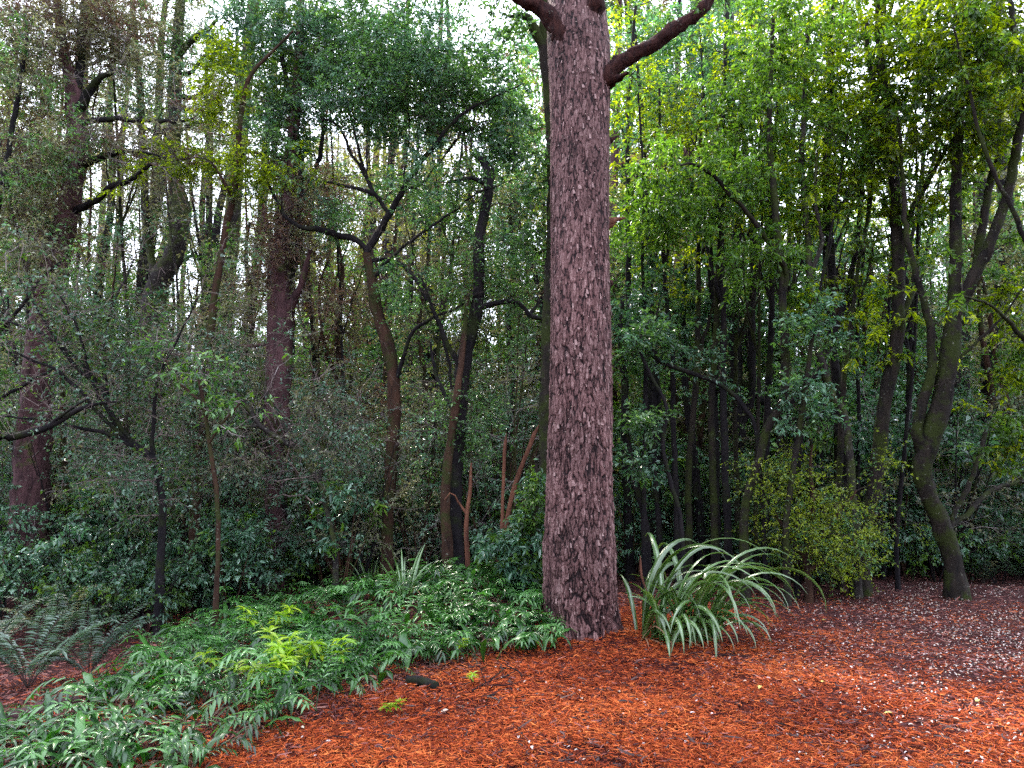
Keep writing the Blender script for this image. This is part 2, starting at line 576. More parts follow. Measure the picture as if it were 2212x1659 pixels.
# ------------------------------------------------------------------ ground
def ground():
    ax = np.linspace(-1, 1, 421)
    sx = np.sinh(ax * 4.2) / np.sinh(4.2) * 420
    ay = np.linspace(-1, 1, 421)
    sy = np.sinh(ay * 4.2) / np.sinh(4.2) * 420 + 7.5
    X, Y = np.meshgrid(sx, sy)
    Z = gh(X, Y)
    V = np.stack([X, Y, Z], -1).reshape(-1, 3)
    n = len(sx)
    i = (np.arange(len(sy) - 1)[:, None] * n + np.arange(n - 1)[None, :]).ravel()
    Q = np.stack([i, i + 1, i + n + 1, i + n], -1)
    m, nt, out = newmat('forest_floor')
    tc = nt.nodes.new('ShaderNodeTexCoord')
    n1 = nt.nodes.new('ShaderNodeTexNoise')
    n1.inputs['Scale'].default_value = 30
    n1.inputs['Detail'].default_value = 8
    n1.inputs['Roughness'].default_value = 0.8
    n1.inputs['Distortion'].default_value = 1.5
    nt.links.new(tc.outputs['Object'], n1.inputs['Vector'])
    r1 = ramp_node(nt, [(0.35, (0.010, 0.004, 0.006)), (0.52, (0.045, 0.011, 0.010)), (0.66, (0.18, 0.035, 0.014)), (0.8, (0.35, 0.09, 0.03))])
    r2 = ramp_node(nt, [(0.35, (0.012, 0.007, 0.008)), (0.55, (0.07, 0.030, 0.030)), (0.75, (0.19, 0.09, 0.08))])
    nt.links.new(n1.outputs['Fac'], r1.inputs[0])
    nt.links.new(n1.outputs['Fac'], r2.inputs[0])
    at = nt.nodes.new('ShaderNodeAttribute')
    at.attribute_name = 'litter'
    mx = nt.nodes.new('ShaderNodeMix')
    mx.data_type = 'RGBA'
    nt.links.new(at.outputs['Fac'], mx.inputs[0])
    nt.links.new(r2.outputs[0], mx.inputs[6])
    nt.links.new(r1.outputs[0], mx.inputs[7])
    b = nt.nodes.new('ShaderNodeBsdfPrincipled')
    b.inputs['Roughness'].default_value = 0.95
    b.inputs['Specular IOR Level'].default_value = 0.05
    nt.links.new(mx.outputs[2], b.inputs['Base Color'])
    bp = nt.nodes.new('ShaderNodeBump')
    bp.inputs['Strength'].default_value = 0.9
    bp.inputs['Distance'].default_value = 0.03
    nt.links.new(n1.outputs['Fac'], bp.inputs['Height'])
    nt.links.new(bp.outputs[0], b.inputs['Normal'])
    nt.links.new(b.outputs[0], out.inputs[0])
    mb = MB()
    mb.add(V, quads=Q, m=m)
    o = mb.build('ground')
    o['kind'] = 'structure'
    a = o.data.attributes.new('litter', 'FLOAT', 'POINT')
    a.data.foreach_set('value', redness(V[:, 0], V[:, 1]).astype(np.float32))
    return o


DA, DB = G(470, 1659), G(1215, 1395)       # front edge of the fern drift


def redness(x, y):
    """how much of the fresh red needle litter lies here (0..1)"""
    f = 1 - np.clip((y - 9.3) / 2.0, 0, 1)
    f = f * (1 - 0.8 * np.clip((x - 1.2) / 2.6, 0, 1) * np.clip((y - 3.6) / 3.2, 0.3, 1))
    g = 1 - np.clip((-x - 3.3) / 1.0, 0, 1) * 0.8
    d_ = ((x - DA[0]) * (DB[1] - DA[1]) - (y - DA[1]) * (DB[0] - DA[0])) / math.hypot(DB[0] - DA[0], DB[1] - DA[1])
    f = f * (1 - 0.8 * np.clip((-d_ - 0.05) / 0.5, 0, 1))
    return np.clip(f * g, 0, 1)


ground()


def scatter_strands(n, rmin, rmax, fn_keep, length, width, mat, name, label, cat, tintf, lift=0.03, K=4):
    """loose strands lying on the ground, denser close to the path"""
    out = []
    while sum(len(a) for a in out) < n:
        k = n
        r = np.exp(rng.uniform(math.log(rmin), math.log(rmax), k))
        a = rng.uniform(-0.72, 0.72, k)
        x, y = r * np.sin(a), r * np.cos(a)
        w = fn_keep(x, y)
        keep = rng.uniform(size=k) < w
        out.append(np.stack([x[keep], y[keep]], -1))
    xy = np.concatenate(out)[:n]
    k = len(xy)
    th = rng.uniform(0, 2 * np.pi, k)
    curl = rng.normal(0, 0.55, k)
    L = rng.uniform(*length, k)
    W = rng.uniform(*width, k)
    z0 = gh(xy[:, 0], xy[:, 1]) + rng.uniform(0.003, lift, k)
    pts = np.zeros((k, K, 3))
    p = np.stack([xy[:, 0], xy[:, 1], z0], -1)
    tilt = rng.normal(0, 0.18, k)
    for j in range(K):
        pts[:, j] = p
        d = np.stack([np.cos(th), np.sin(th), tilt], -1)
        p = p + d * (L / (K - 1))[:, None]
        th = th + curl
        tilt = tilt - 0.05
    pts[:, :, 2] = np.maximum(pts[:, :, 2], gh(pts[:, :, 0], pts[:, :, 1]) + 0.002)
    T = unit(np.gradient(pts, axis=1))
    nrm = rng.normal(size=(k, 1, 3)) * 0.6 + np.array([0, 0, 1.0])
    S = unit(np.cross(T, nrm))
    wv = W[:, None] * np.array([1, 1, 0.9, 0.35])[None, :K]
    A = pts + S * wv[..., None]
    B = pts - S * wv[..., None]
    V = np.stack([A, B], 2).reshape(-1, 3)
    base = np.arange(k)[:, None] * (2 * K) + 2 * np.arange(K - 1)[None, :]
    Q = np.stack([base, base + 1, base + 3, base + 2], -1).reshape(-1, 4)
    mb = MB()
    mb.add(V, quads=Q, m=mat, tint=np.repeat(np.clip(tintf(xy, k), 0, 1), K - 1))
    o = mb.build(name, smooth=False)
    tag(o, label, cat, kind='stuff')
    return o


scatter_strands(190000, 3.9, 11.5, lambda x, y: redness(x, y) * np.clip(0.55 + 0.30 * np.sin(x * 5.1 + 1.3 * np.sin(y * 4)) * np.sin(y * 6.2 + x * 2) + 0.35 * np.sin(x * 17 + 2 * np.sin(y * 11)) * np.sin(y * 19 + 2 * np.sin(x * 13)), 0.04, 1), (0.025, 0.08), (0.0009, 0.0025),
                M['litter'], 'needle_litter', 'bright rust red fallen needles carpeting the ground before the big trunk', 'needles',
                lambda xy, k: rng.beta(2.2, 2.0, k) + 0.12 * np.sin(xy[:, 0] * 2.1) * np.sin(xy[:, 1] * 2.7))
scatter_strands(42000, 4.5, 15, lambda x, y: 0.15 + 0.85 * (1 - redness(x, y)), (0.03, 0.09), (0.002, 0.006),
                M['drab'], 'leaf_litter', 'dull brown fallen twigs and leaves on the shaded ground at right', 'leaf litter',
                lambda xy, k: rng.beta(1.6, 2.2, k))


scatter_strands(2600, 4.0, 9.5, lambda x, y: redness(x, y), (0.03, 0.12), (0.003, 0.007), M['dark_bits'], 'dark_debris', 'short dark twigs and bark crumbs strewn over the red needles', 'debris', lambda xy, k: rng.uniform(0, 1, k), lift=0.035)


def scatter_leaves(n, box, size, mat, name, label, cat, tints, wfun=None):
    pts = []
    while len(pts) < n:
        u, v = rng.uniform(box[0], box[2]), rng.uniform(box[1], box[3])
        if wfun and rng.uniform() > wfun(u, v):
            continue
        pts.append(G(u, v))
    p = np.array(pts)
    p[:, 2] += rng.uniform(0.012, 0.035, n)
    a = rng.uniform(0, 2 * np.pi, n)
    d = np.stack([np.cos(a), np.sin(a), rng.normal(0, 0.15, n)], -1)
    mb = MB()
    leaves6(mb, p, d, rng.uniform(*size, n), rng.uniform(0.4, 0.7, n), mat, rng.choice(tints, n) + rng.normal(0, 0.05, n), up=2.5)
    o = mb.build(name)
    tag(o, label, cat, kind='stuff')


scatter_leaves(3400, (1340, 1262, 2230, 1659), (0.012, 0.030), M['petal'], 'fallen_petals', 'tiny pale pink and white petals sprinkled over the right of the path', 'petals',
               [0.5, 0.66, 0.7, 0.33], lambda u, v: np.clip((u - 1350) / 850, 0.03, 1) ** 1.7 * np.clip((1530 - v) / 230, 0.05, 1) * (0.45 + 0.55 * math.sin(u * 0.013 + 2 * math.sin(v * 0.03)) * math.sin(v * 0.05 + u * 0.004) ** 2 + 0.15))
scatter_leaves(170, (500, 1420, 2200, 1655), (0.014, 0.036), M['petal'], 'fallen_petals', 'sparse small pale petals lying among the red needles', 'petals', [0.4, 0.6, 0.7])


# ------------------------------------------------------------------ the tree builder
def grow(nodes, rads, targets, K=6, rmax=0.03, sag=0.2, thin=0.62):
    Pn = [np.asarray(n, float) for n in nodes]
    Rn = list(rads)
    T = np.asarray(targets)
    arr = np.array(Pn)
    d0 = np.array([np.min(np.linalg.norm(arr - t, axis=1)) for t in T])
    paths, radii = [], []
    for idx in np.argsort(d0):
        t = T[idx]
        arr = np.array(Pn)
        rel = t - arr
        d = np.linalg.norm(rel, axis=1)
        cost = d + 0.7 * np.maximum(0, -rel[:, 2]) + 0.15 * np.abs(rel[:, 2])
        i = int(np.argmin(cost + rng.uniform(0, 0.15, len(cost)) * d))
        a = arr[i]
        L = d[i]
        if L < 0.02:
            continue
        mid = (a + t) / 2 + np.array([0, 0, sag * L]) * rng.uniform(-0.3, 1.0) + rng.normal(0, 0.10 * L, 3)
        s = np.linspace(0, 1, K)[:, None]
        pth = (1 - s) ** 2 * a + 2 * s * (1 - s) * mid + s * s * t
        pth[1:-1] += rng.normal(0, 0.025 * L, (K - 2, 3))
        r0 = min(Rn[i] * thin, rmax, 0.005 + 0.011 * L)
        r0 = max(r0, 0.0032)
        r1 = max(0.0022, r0 * 0.35)
        rr = np.linspace(r0, r1, K)
        paths.append(pth)
        radii.append(rr)
        for k in range(1, K):
            Pn.append(pth[k])
            Rn.append(rr[k])
    return np.array(paths), np.array(radii)


def foliage(mb, paths, radii, leafmat, twigmat, ntwig, nleaf, lsize, lwidth, tlen, flat=0.5, tint=(0.45, 0.22), near=False, leafy=1.0, lmats=None):
    """twigs along the outer half of each branch, leaves along each twig"""
    M_, K, _ = paths.shape
    N = M_ * ntwig
    pi = np.repeat(np.arange(M_), ntwig)
    s = rng.uniform(0.35, 1.0, N) * (K - 1.001)
    k0 = s.astype(int)
    f = (s - k0)[:, None]
    a = paths[pi, k0] * (1 - f) + paths[pi, k0 + 1] * f
    bd = unit(paths[pi, k0 + 1] - paths[pi, k0])
    rd = rng.normal(size=(N, 3))
    rd[:, 2] *= flat
    d = unit(bd * 0.8 + unit(rd) * 1.0)
    L = rng.uniform(0.5, 1.2, N) * tlen
    bend = rng.normal(0, 0.18, (N, 3))
    bend[:, 2] -= 0.12
    p1 = a + d * L[:, None] * 0.5 + bend * L[:, None] * 0.3
    p2 = a + d * L[:, None] + bend * L[:, None]
    tp = np.stack([a, p1, p2], 1)
    r0 = np.minimum(radii[pi, k0] * 0.6, 0.0035)
    tr = np.stack([r0, r0 * 0.7, r0 * 0.35], 1)
    tubes(mb, tp, tr, 3, twigmat, tint=0.4)
    # leaves
    ti = np.repeat(np.arange(N), nleaf)
    if leafy < 1:
        ti = ti[rng.uniform(size=len(ti)) < leafy]
    n = len(ti)
    q = rng.uniform(0.12, 1.02, n)[:, None]
    A, B_, D = tp[ti, 0], tp[ti, 1], tp[ti, 2]
    pos = (1 - q) ** 2 * A + 2 * q * (1 - q) * (2 * B_ - 0.5 * (A + D)) + q * q * D
    td = unit(D - A)
    r = rng.normal(size=(n, 3))
    r[:, 2] *= 0.6
    ld = unit(td * 0.6 + unit(r) * 0.9 + np.array([0, 0, -0.12]))
    cl = rng.normal(0, 0.10, M_)[pi[ti]]
    tt = np.clip(tint[0] + cl + rng.normal(0, tint[1], n), 0, 1)
    fn = leaves6 if near else leaves
    sz = lsize * rng.uniform(0.6, 1.3, n)
    if lmats:
        pick = (rng.uniform(size=M_) < lmats[1])[pi[ti]]
        fn(mb, pos[~pick], ld[~pick], sz[~pick], lwidth, leafmat, tt[~pick])
        fn(mb, pos[pick], ld[pick], sz[pick], lwidth, lmats[0], tt[pick])
    else:
        fn(mb, pos, ld, sz, lwidth, leafmat, tt)


def px_path(pts, Y, dY=None):
    """picture points (u, v, half width) -> world points with radii in metres"""
    out = []
    n = len(pts)
    for i, (u, v, r) in enumerate(pts):
        y = Y + (0 if dY is None else dY * (i / max(1, n - 1)))
        p = P(u, v, y)
        out.append([*p, r / FPX * depth(p)])
    return np.array(out)


FULL, SPREAD = 2.6, 1.15


def blob_targets(blobs, Y):
    out = []
    for (u, v, ru, rv, n, *rest) in blobs:
        rd = rest[0] if rest else None
        n = int(n * FULL)
        c = P(u, v, Y + (rest[1] if len(rest) > 1 else 0))
        sc_ = depth(c) / FPX
        a, b = ru * sc_ * SPREAD, rv * sc_ * SPREAD
        dep = rd if rd is not None else min(a, 1.6)
        x = rng.normal(size=(n, 3))
        x = unit(x) * (rng.uniform(0, 1, (n, 1)) ** 0.45)
        out.append(c + x * np.array([a, dep, b]))
    return np.concatenate(out)


TREES = []


def tree(name, label, cat, Y, stem, bark, limbs=(), blobs=(), leaf='leaf_dark', twig='twig_dark', ntwig=6, nleaf=8, lsize=0.07, lwidth=0.42,
         tlen=0.28, group=None, dY=0.0, near=False, leafy=1.0, lmats=None, base_ground=True, sides=12, flat=0.5, thin=0.62, rmax=0.03, flare=1.35, K=6, sag=0.2, tint=(0.45, 0.22), limb_bark=None, bare=0, lr=1.0):
    """stem: picture points from the base up; limbs: (points, depth change)"""
    W = px_path(stem, Y, dY)
    if base_ground:
        b = W[0].copy()
        g = float(gh(b[0], b[1]))
        if b[2] > g + 0.12:
            b[2] = g - 0.08
            b[0] -= (W[1][0] - W[0][0]) * 0.15
            W = np.vstack([b, W])
            W[0, 3] *= flare
        else:
            W[0, 2] = g - 0.08
            W[0, 3] *= flare
    L = np.sum(np.linalg.norm(np.diff(W[:, :3], axis=0), axis=1))
    R = catmull(W, max(8, int(L / 0.11)))
    R[:, 3] = np.maximum(R[:, 3], 0.004)
    wob = np.cumsum(rng.normal(0, 0.004, (len(R), 2)), axis=0)
    wob -= np.linspace(0, 1, len(R))[:, None] * wob[-1]
    R[:, :2] += wob * np.minimum(1, R[:, 3:4] / 0.03)
    root = empty(name, tuple(R[0, :3]), label, cat, group)
    org = R[0, :3]
    mb = MB()
    R2 = R.copy()
    R2[:, 3] *= 1 + 0.07 * np.sin(np.arange(len(R)) * 0.9 + rng.uniform(0, 6)) * rng.uniform(0.4, 1, len(R))
    tubes(mb, R2[None, :, :3], R2[None, :, 3], sides, bark, rough=0.06)
    mb.build('trunk', root, org)
    nodes = [r[:3] for r in R[len(R) // 5:]]
    rads = [r[3] for r in R[len(R) // 5:]]
    ends = []
    for lim in limbs:
        pts, dy = lim[0], lim[1]
        w = px_path([(a_, b_, c_ * lr) for a_, b_, c_ in pts], Y + (lim[2] if len(lim) > 2 else dY * 0.5), dy)
        if blobs:
            ends.append((w[-1, :3], w[-2, :3]))
        # start on the nearest stem point
        k = int(np.argmin(np.linalg.norm(np.array(nodes) - w[0, :3], axis=1)))
        sp = np.array([*nodes[k], min(rads[k] * 0.8, w[0, 3] * 1.15)])
        if np.linalg.norm(sp[:3] - w[0, :3]) > 0.03:
            if np.linalg.norm(sp[:3] - w[0, :3]) > 0.6:
                w = np.vstack([sp, w])
            else:
                w[0] = sp
        l = np.sum(np.linalg.norm(np.diff(w[:, :3], axis=0), axis=1))
        r = catmull(w, max(6, int(l / 0.10)))
        r[1:-1, :3] += rng.normal(0, 0.008, (len(r) - 2, 3))
        r[:, 3] = np.maximum(r[:, 3], 0.004)
        m2 = MB()
        tubes(m2, r[None, :, :3], r[None, :, 3], max(6, sides - 4), limb_bark or bark, rough=0.05)
        m2.build('limb', root, org)
        nodes += [q[:3] for q in r[1:]]
        rads += [q[3] for q in r[1:]]
    if blobs:
        T = blob_targets(blobs, Y + dY * 0.5)
        m3 = MB()
        for e1, e0 in ends:
            d_ = unit(e1 - e0)
            T = np.vstack([T, e1 + d_ * rng.uniform(0.15, 0.7, (5, 1)) + rng.normal(0, 0.22, (5, 3))])
        T = T[T[:, 2] > gh(T[:, 0], T[:, 1]) + 0.15]
        if bare:
            nd = np.array(nodes)
            pick = nd[rng.integers(len(nd) // 4, len(nd), bare)]
            TB = pick + rng.normal(0, 0.42, (bare, 3)) + np.array([0, 0, 0.1])
            TB = TB[TB[:, 2] > gh(TB[:, 0], TB[:, 1]) + 0.3]
            bp_, br_ = grow(nodes, rads, TB, K=7, thin=thin, rmax=rmax * 0.6, sag=0.35)
            # second order bare twigs
            i_ = rng.integers(0, len(bp_), bare * 3)
            k_ = rng.integers(2, 6, bare * 3)
            st = bp_[i_, k_]
            dv = unit(rng.normal(size=st.shape) + np.array([0, 0, -0.15])) * rng.uniform(0.15, 0.5, (len(st), 1))
            mid_ = st + dv * 0.5 + rng.normal(0, 0.04, st.shape)
            mb2 = m3
            tubes(mb2, bp_, br_ * 0.8, 4, M[twig] if isinstance(twig, str) else twig)
            tubes(mb2, np.stack([st, mid_, st + dv], 1), np.tile([0.0035, 0.0025, 0.0012], (len(st), 1)), 3, M[twig] if isinstance(twig, str) else twig)
        paths, radii = grow(nodes, rads, T, K=K, thin=thin, rmax=rmax, sag=sag)
        tubes(m3, paths, radii, 4, M[twig] if isinstance(twig, str) else twig, tint=0.4)
        foliage(m3, paths, radii, M[leaf], M[twig], ntwig, nleaf, lsize, lwidth, tlen, near=near, leafy=leafy, lmats=lmats, flat=flat, tint=tint)
        m3.build('crown', root, org, smooth=False)
    TREES.append(root)
    return root


# ------------------------------------------------------------------ the big red trunk
def hash2(i, j, k):
    h = np.sin(i * 127.1 + j * 311.7 + k * 74.7) * 43758.5453
    return h - np.floor(h)


def plates(s, z, cw, ch, seed, wrap):
    """elongated cells: returns distance to the border and a per-cell value"""
    gx, gz = s / cw, z / ch
    ix, iz = np.floor(gx), np.floor(gz)
    f1 = np.full(s.shape, 9.0)
    f2 = np.full(s.shape, 9.0)
    val = np.zeros(s.shape)
    for dx in (-1, 0, 1):
        for dz in (-1, 0, 1):
            cx, cz = ix + dx, iz + dz
            wx = np.mod(cx, wrap)
            px = cx + hash2(wx, cz, seed)
            pz = cz + hash2(wx, cz, seed + 5)
            d = np.hypot(gx - px, gz - pz)
            closer = d < f1
            f2 = np.where(closer, f1, np.minimum(f2, d))
            val = np.where(closer, hash2(wx, cz, seed + 9), val)
            f1 = np.where(closer, d, f1)
    return f2 - f1, val


def big_tree():
    Y = 7.5
    prof = [(1262, 1392, 66), (1258, 1350, 66), (1254, 1280, 76), (1252, 1200, 77), (1250, 1100, 72), (1249, 1000, 69), (1251, 850, 66.5), (1252, 700, 64.5),
            (1253, 550, 62.5), (1254, 400, 61.5), (1254, 260, 62), (1253, 160, 66), (1250, 90, 68), (1246, 0, 60), (1243, -90, 53), (1240, -300, 48), (1236, -700, 42), (1232, -1200, 32), (1230, -1800, 20)]
    W = px_path(prof, Y)
    W[0, 2] = float(gh(W[0, 0], W[0, 1])) - 0.12
    NZ, NA = 1300, 384
    z = W[:, 2]
    lo, hi = z[0], z[-1]
    # dense rings in view, sparse above it
    zz = np.concatenate([np.linspace(lo, 7.6, NZ), np.linspace(7.65, hi, 120)])
    cx = np.interp(zz, z, W[:, 0])
    cy = np.interp(zz, z, W[:, 1])
    rr = np.interp(zz, z, W[:, 3])
    ker = np.ones(41) / 41
    rr = np.convolve(np.pad(rr, 20, mode='edge'), ker, mode='valid')
    cx = np.convolve(np.pad(cx, 20, mode='edge'), ker, mode='valid')
    a = np.linspace(0, 2 * np.pi, NA, endpoint=False)
    A, Zz = np.meshgrid(a, zz)
    R = np.repeat(rr[:, None], NA, 1)
    wrap1 = 60
    s = A / (2 * np.pi) * wrap1
    wv = 0.10 * np.sin(Zz * 5 + 3 * np.sin(A * 3)) + 0.10 * np.sin(Zz * 19 + A * 7) + 0.06 * np.sin(Zz * 47 - A * 11)
    e1, v1 = plates(s + wv, Zz + 0.02 * np.sin(A * 23), 1.0, 0.16, 3, wrap1)
    e2, v2 = plates(s * 2 + wv * 2, Zz, 1.0, 0.07, 17, wrap1 * 2)
    crack = np.clip(1 - e1 / 0.22, 0, 1)
    crack2 = np.clip(1 - e2 / 0.25, 0, 1)
    patch = 0.5 + 0.5 * np.sin(Zz * 1.9 + 2 * np.sin(A * 2 + Zz * 0.6)) * np.sin(A * 2.0 + 1.1 * Zz)
    lowmask = np.clip((4.6 - Zz) / 2.6, 0.35, 1.1) * (0.55 + 0.65 * patch)
    ridge = np.sin(A * 17 + 1.2 * np.sin(Zz * 2.1) + 0.8 * np.sin(Zz * 5.3 + A * 2))
    disp = 0.012 * (v1 - 0.4) + 0.007 * (v2 - 0.5) - 0.012 * crack - 0.007 * crack2 + 0.008 * ridge
    disp *= lowmask
    # buttress flare at the foot
    foot = np.clip((0.75 - Zz) / 0.75, 0, 1) ** 2
    disp += foot * (0.06 + 0.07 * np.cos(A * 4 + 0.7) + 0.04 * np.cos(A * 7 + 2.0))
    disp += 0.012 * np.sin(A * 3 + Zz * 0.8) + 0.008 * np.sin(A * 5 - Zz * 1.7)
    # swelling below the limbs
    R = R + disp
    X = cx[:, None] + R * np.cos(A)
    Yy = cy[:, None] + R * np.sin(A)
    V = np.stack([X, Yy, Zz], -1).reshape(-1, 3)
    nz = len(zz)
    i = np.arange(nz - 1)[:, None] * NA
    j = np.arange(NA)[None, :]
    j2 = (j + 1) % NA
    Q = np.stack([i + j, i + j2, i + NA + j2, i + NA + j], -1).reshape(-1, 4)
    org = np.array([cx[0], cy[0], lo + 0.12])
    root = empty('giant_tree', tuple(org), 'massive straight reddish purple flaky trunk standing at the edge of the red needles', 'tree')
    mb = MB()
    mb.add(V, quads=Q, m=M['bark_red'])
    # loose flakes of bark standing off the surface
    n = 2600
    fz = rng.uniform(0.1, 7.3, n)
    fa = rng.uniform(0, 2 * np.pi, n)
    k = np.searchsorted(zz, fz)
    ai = (fa / (2 * np.pi) * NA).astype(int) % NA
    rf = R[k, ai] + 0.004
    out = np.stack([np.cos(fa), np.sin(fa), 0 * fa], -1)
    side = np.stack([-np.sin(fa), np.cos(fa), 0 * fa], -1)
    c = np.stack([cx[k] + rf * np.cos(fa), cy[k] + rf * np.sin(fa), fz], -1)
    w = rng.uniform(0.003, 0.010, n)[:, None]
    h = rng.uniform(0.015, 0.06, n)[:, None]
    lift = rng.uniform(0.002, 0.014, n)[:, None]
    up = np.array([0, 0, 1.0])
    skew = rng.normal(0, 0.3, (n, 1)) * side
    v0 = c - side * w * rng.uniform(0.5, 1, (n, 1)) + up * h * 0.5
    v1_ = c + side * w * rng.uniform(0.5, 1, (n, 1)) + up * h * 0.5 + skew * h * 0.3
    v2_ = c + side * w * rng.uniform(0.5, 1, (n, 1)) - up * h * 0.5 + out * lift + skew * h
    v3 = c - side * w * rng.uniform(0.3, 1, (n, 1)) - up * h * 0.5 + out * lift * 0.5
    VV = np.stack([v0, v1_, v2_, v3], 1).reshape(-1, 3)
    ii = np.arange(n)[:, None] * 4 + np.arange(4)[None, ::-1]
    mb.add(VV, quads=ii, m=M['bark_red'])
    tr = mb.build('trunk', root, org)
    me = tr.data
    at = me.attributes.new('plate', 'FLOAT', 'POINT')
    pv = np.concatenate([(0.6 * v1 + 0.4 * v2).ravel() * 0.8 + 0.1 - 0.45 * crack.ravel() - 0.25 * crack2.ravel(), np.repeat(rng.uniform(0.3, 1.0, n), 4)])  # shade in the cracks is painted as a darker plate value
    at.data.foreach_set('value', pv.astype(np.float32))
    # limbs
    bk = M['bark_limb']
    LB = [([(1300, 178, 22), (1325, 148, 19), (1362, 122, 16), (1405, 98, 15), (1445, 72, 15), (1480, 48, 14), (1515, 22, 12), (1545, -18, 8), (1600, -80, 6)], -0.3, None),
          ([(1240, 120, 30), (1212, 70, 25), (1185, 35, 19), (1150, 8, 15), (1112, -8, 12), (1060, -50, 9), (980, -120, 6)], -0.2, None),
          ([(1272, 110, 20), (1278, 60, 19), (1284, 0, 17), (1292, -80, 15), (1310, -200, 11)], -0.35, None),
          ([(1318, 178, 9), (1338, 168, 7), (1356, 158, 3)], -0.25, None)]
    nodes, rads = [], []
    for pts, dy, _ in LB:
        w_ = px_path(pts, Y - 0.12, dy)
        l = np.sum(np.linalg.norm(np.diff(w_[:, :3], axis=0), axis=1))
        r = catmull(w_, max(8, int(l / 0.06)))
        r[1:, 3] *= 1 + rng.normal(0, 0.07, len(r) - 1)
        m2 = MB()
        r[1:-1, :3] += rng.normal(0, 0.006, (len(r) - 2, 3))
        tubes(m2, r[None, :, :3], r[None, :, 3], 18, bk, rough=0.11)
        m2.build('limb', root, org)
        nodes += [q[:3] for q in r[len(r) // 2:]]
        rads += [q[3] for q in r[len(r) // 2:]]
    mt = MB()
    nd, rd = np.array(nodes), list(rads)
    tg = nd[rng.integers(0, len(nd), 26)] + rng.normal(0, 0.28, (26, 3))
    ps, rs = grow(list(nd), rd, tg, rmax=0.008)
    tubes(mt, ps, rs, 4, M['twig_dark'])
    foliage(mt, ps[:18], rs[:18], M['leaf_dark'], M['twig_dark'], 3, 6, 0.05, 0.4, 0.16)
    mt.build('foliage', root, org, smooth=False)
    # broken snags on the right side of the trunk
    for pts in ([(1300, 487, 12), (1318, 480, 9), (1334, 474, 5), (1352, 471, 1)], [(1306, 490, 9), (1320, 486, 7), (1330, 481, 1)], [(1308, 308, 8), (1322, 301, 6), (1333, 294, 2)],
                [(1308, 612, 8), (1318, 612, 8), (1322, 606, 3)], [(1300, 158, 9), (1330, 152, 6), (1342, 140, 2)]):
        w_ = px_path(pts, Y - 0.05, 0)
        r = catmull(w_, 8)
        m2 = MB()
        tubes(m2, r[None, :, :3], r[None, :, 3], 8, M['bark_orange'] if pts[0][1] > 400 and pts[0][1] < 600 else bk, rough=0.1)
        m2.build('broken_branch', root, org)
    # crown high above the picture
    top = W[-6:]
    for q in catmull(top, 30):
        nodes.append(q[:3])
        rads.append(q[3])
    T = []
    for _ in range(90):
        zc = rng.uniform(11.5, 21)
        aa = rng.uniform(0, 2 * np.pi)
        rad = rng.uniform(0.5, 2.4) * (1.2 - (zc - 11) / 14)
        T.append([cx[-1] + rad * math.cos(aa), cy[-1] + rad * math.sin(aa) + 0.6, zc])
    paths, radii = grow(nodes, rads, np.array(T), rmax=0.04)
    m3 = MB()
    tubes(m3, paths, radii, 4, M['twig_dark'])
    foliage(m3, paths, radii, M['leaf_dark'], M['twig_dark'], 8, 10, 0.09, 0.4, 0.4)
    m3.build('crown', root, org, smooth=False)
    return root


M['bark_limb'] = bark_mat('bark_limb', (0.003, 0.002, 0.004), (0.060, 0.022, 0.018), scale=22, bump=1.0, lichen=0.15)
big_tree()

# ------------------------------------------------------------------ the other trees one can tell apart
BP, BD, BM, BL, BB, BO = (M[k] for k in ('bark_purple', 'bark_dark', 'bark_moss', 'bark_lichen', 'bark_brown', 'bark_orange'))

tree('slim_tree', 'dark mossy trunk hidden close behind the left edge of the massive red trunk', 'tree', 8.7,
     [(1190, 1250, 22), (1185, 1100, 20), (1186, 900, 20), (1190, 700, 19), (1195, 500, 16), (1194, 350, 15), (1186, 220, 14), (1176, 130, 14), (1176, 60, 13), (1180, -20, 15), (1190, -200, 12), (1195, -500, 8)],
     BM, limbs=[([(1172, 120, 12), (1156, 62, 11), (1140, 38, 8), (1120, 34, 6), (1098, 37, 2)], -0.1)],
     blobs=[(1170, -250, 200, 200, 40), (1110, 60, 60, 60, 7, 0.5), (1150, 400, 28, 170, 12, 0.3)], leaf='leaf_dark', ntwig=5, nleaf=7)

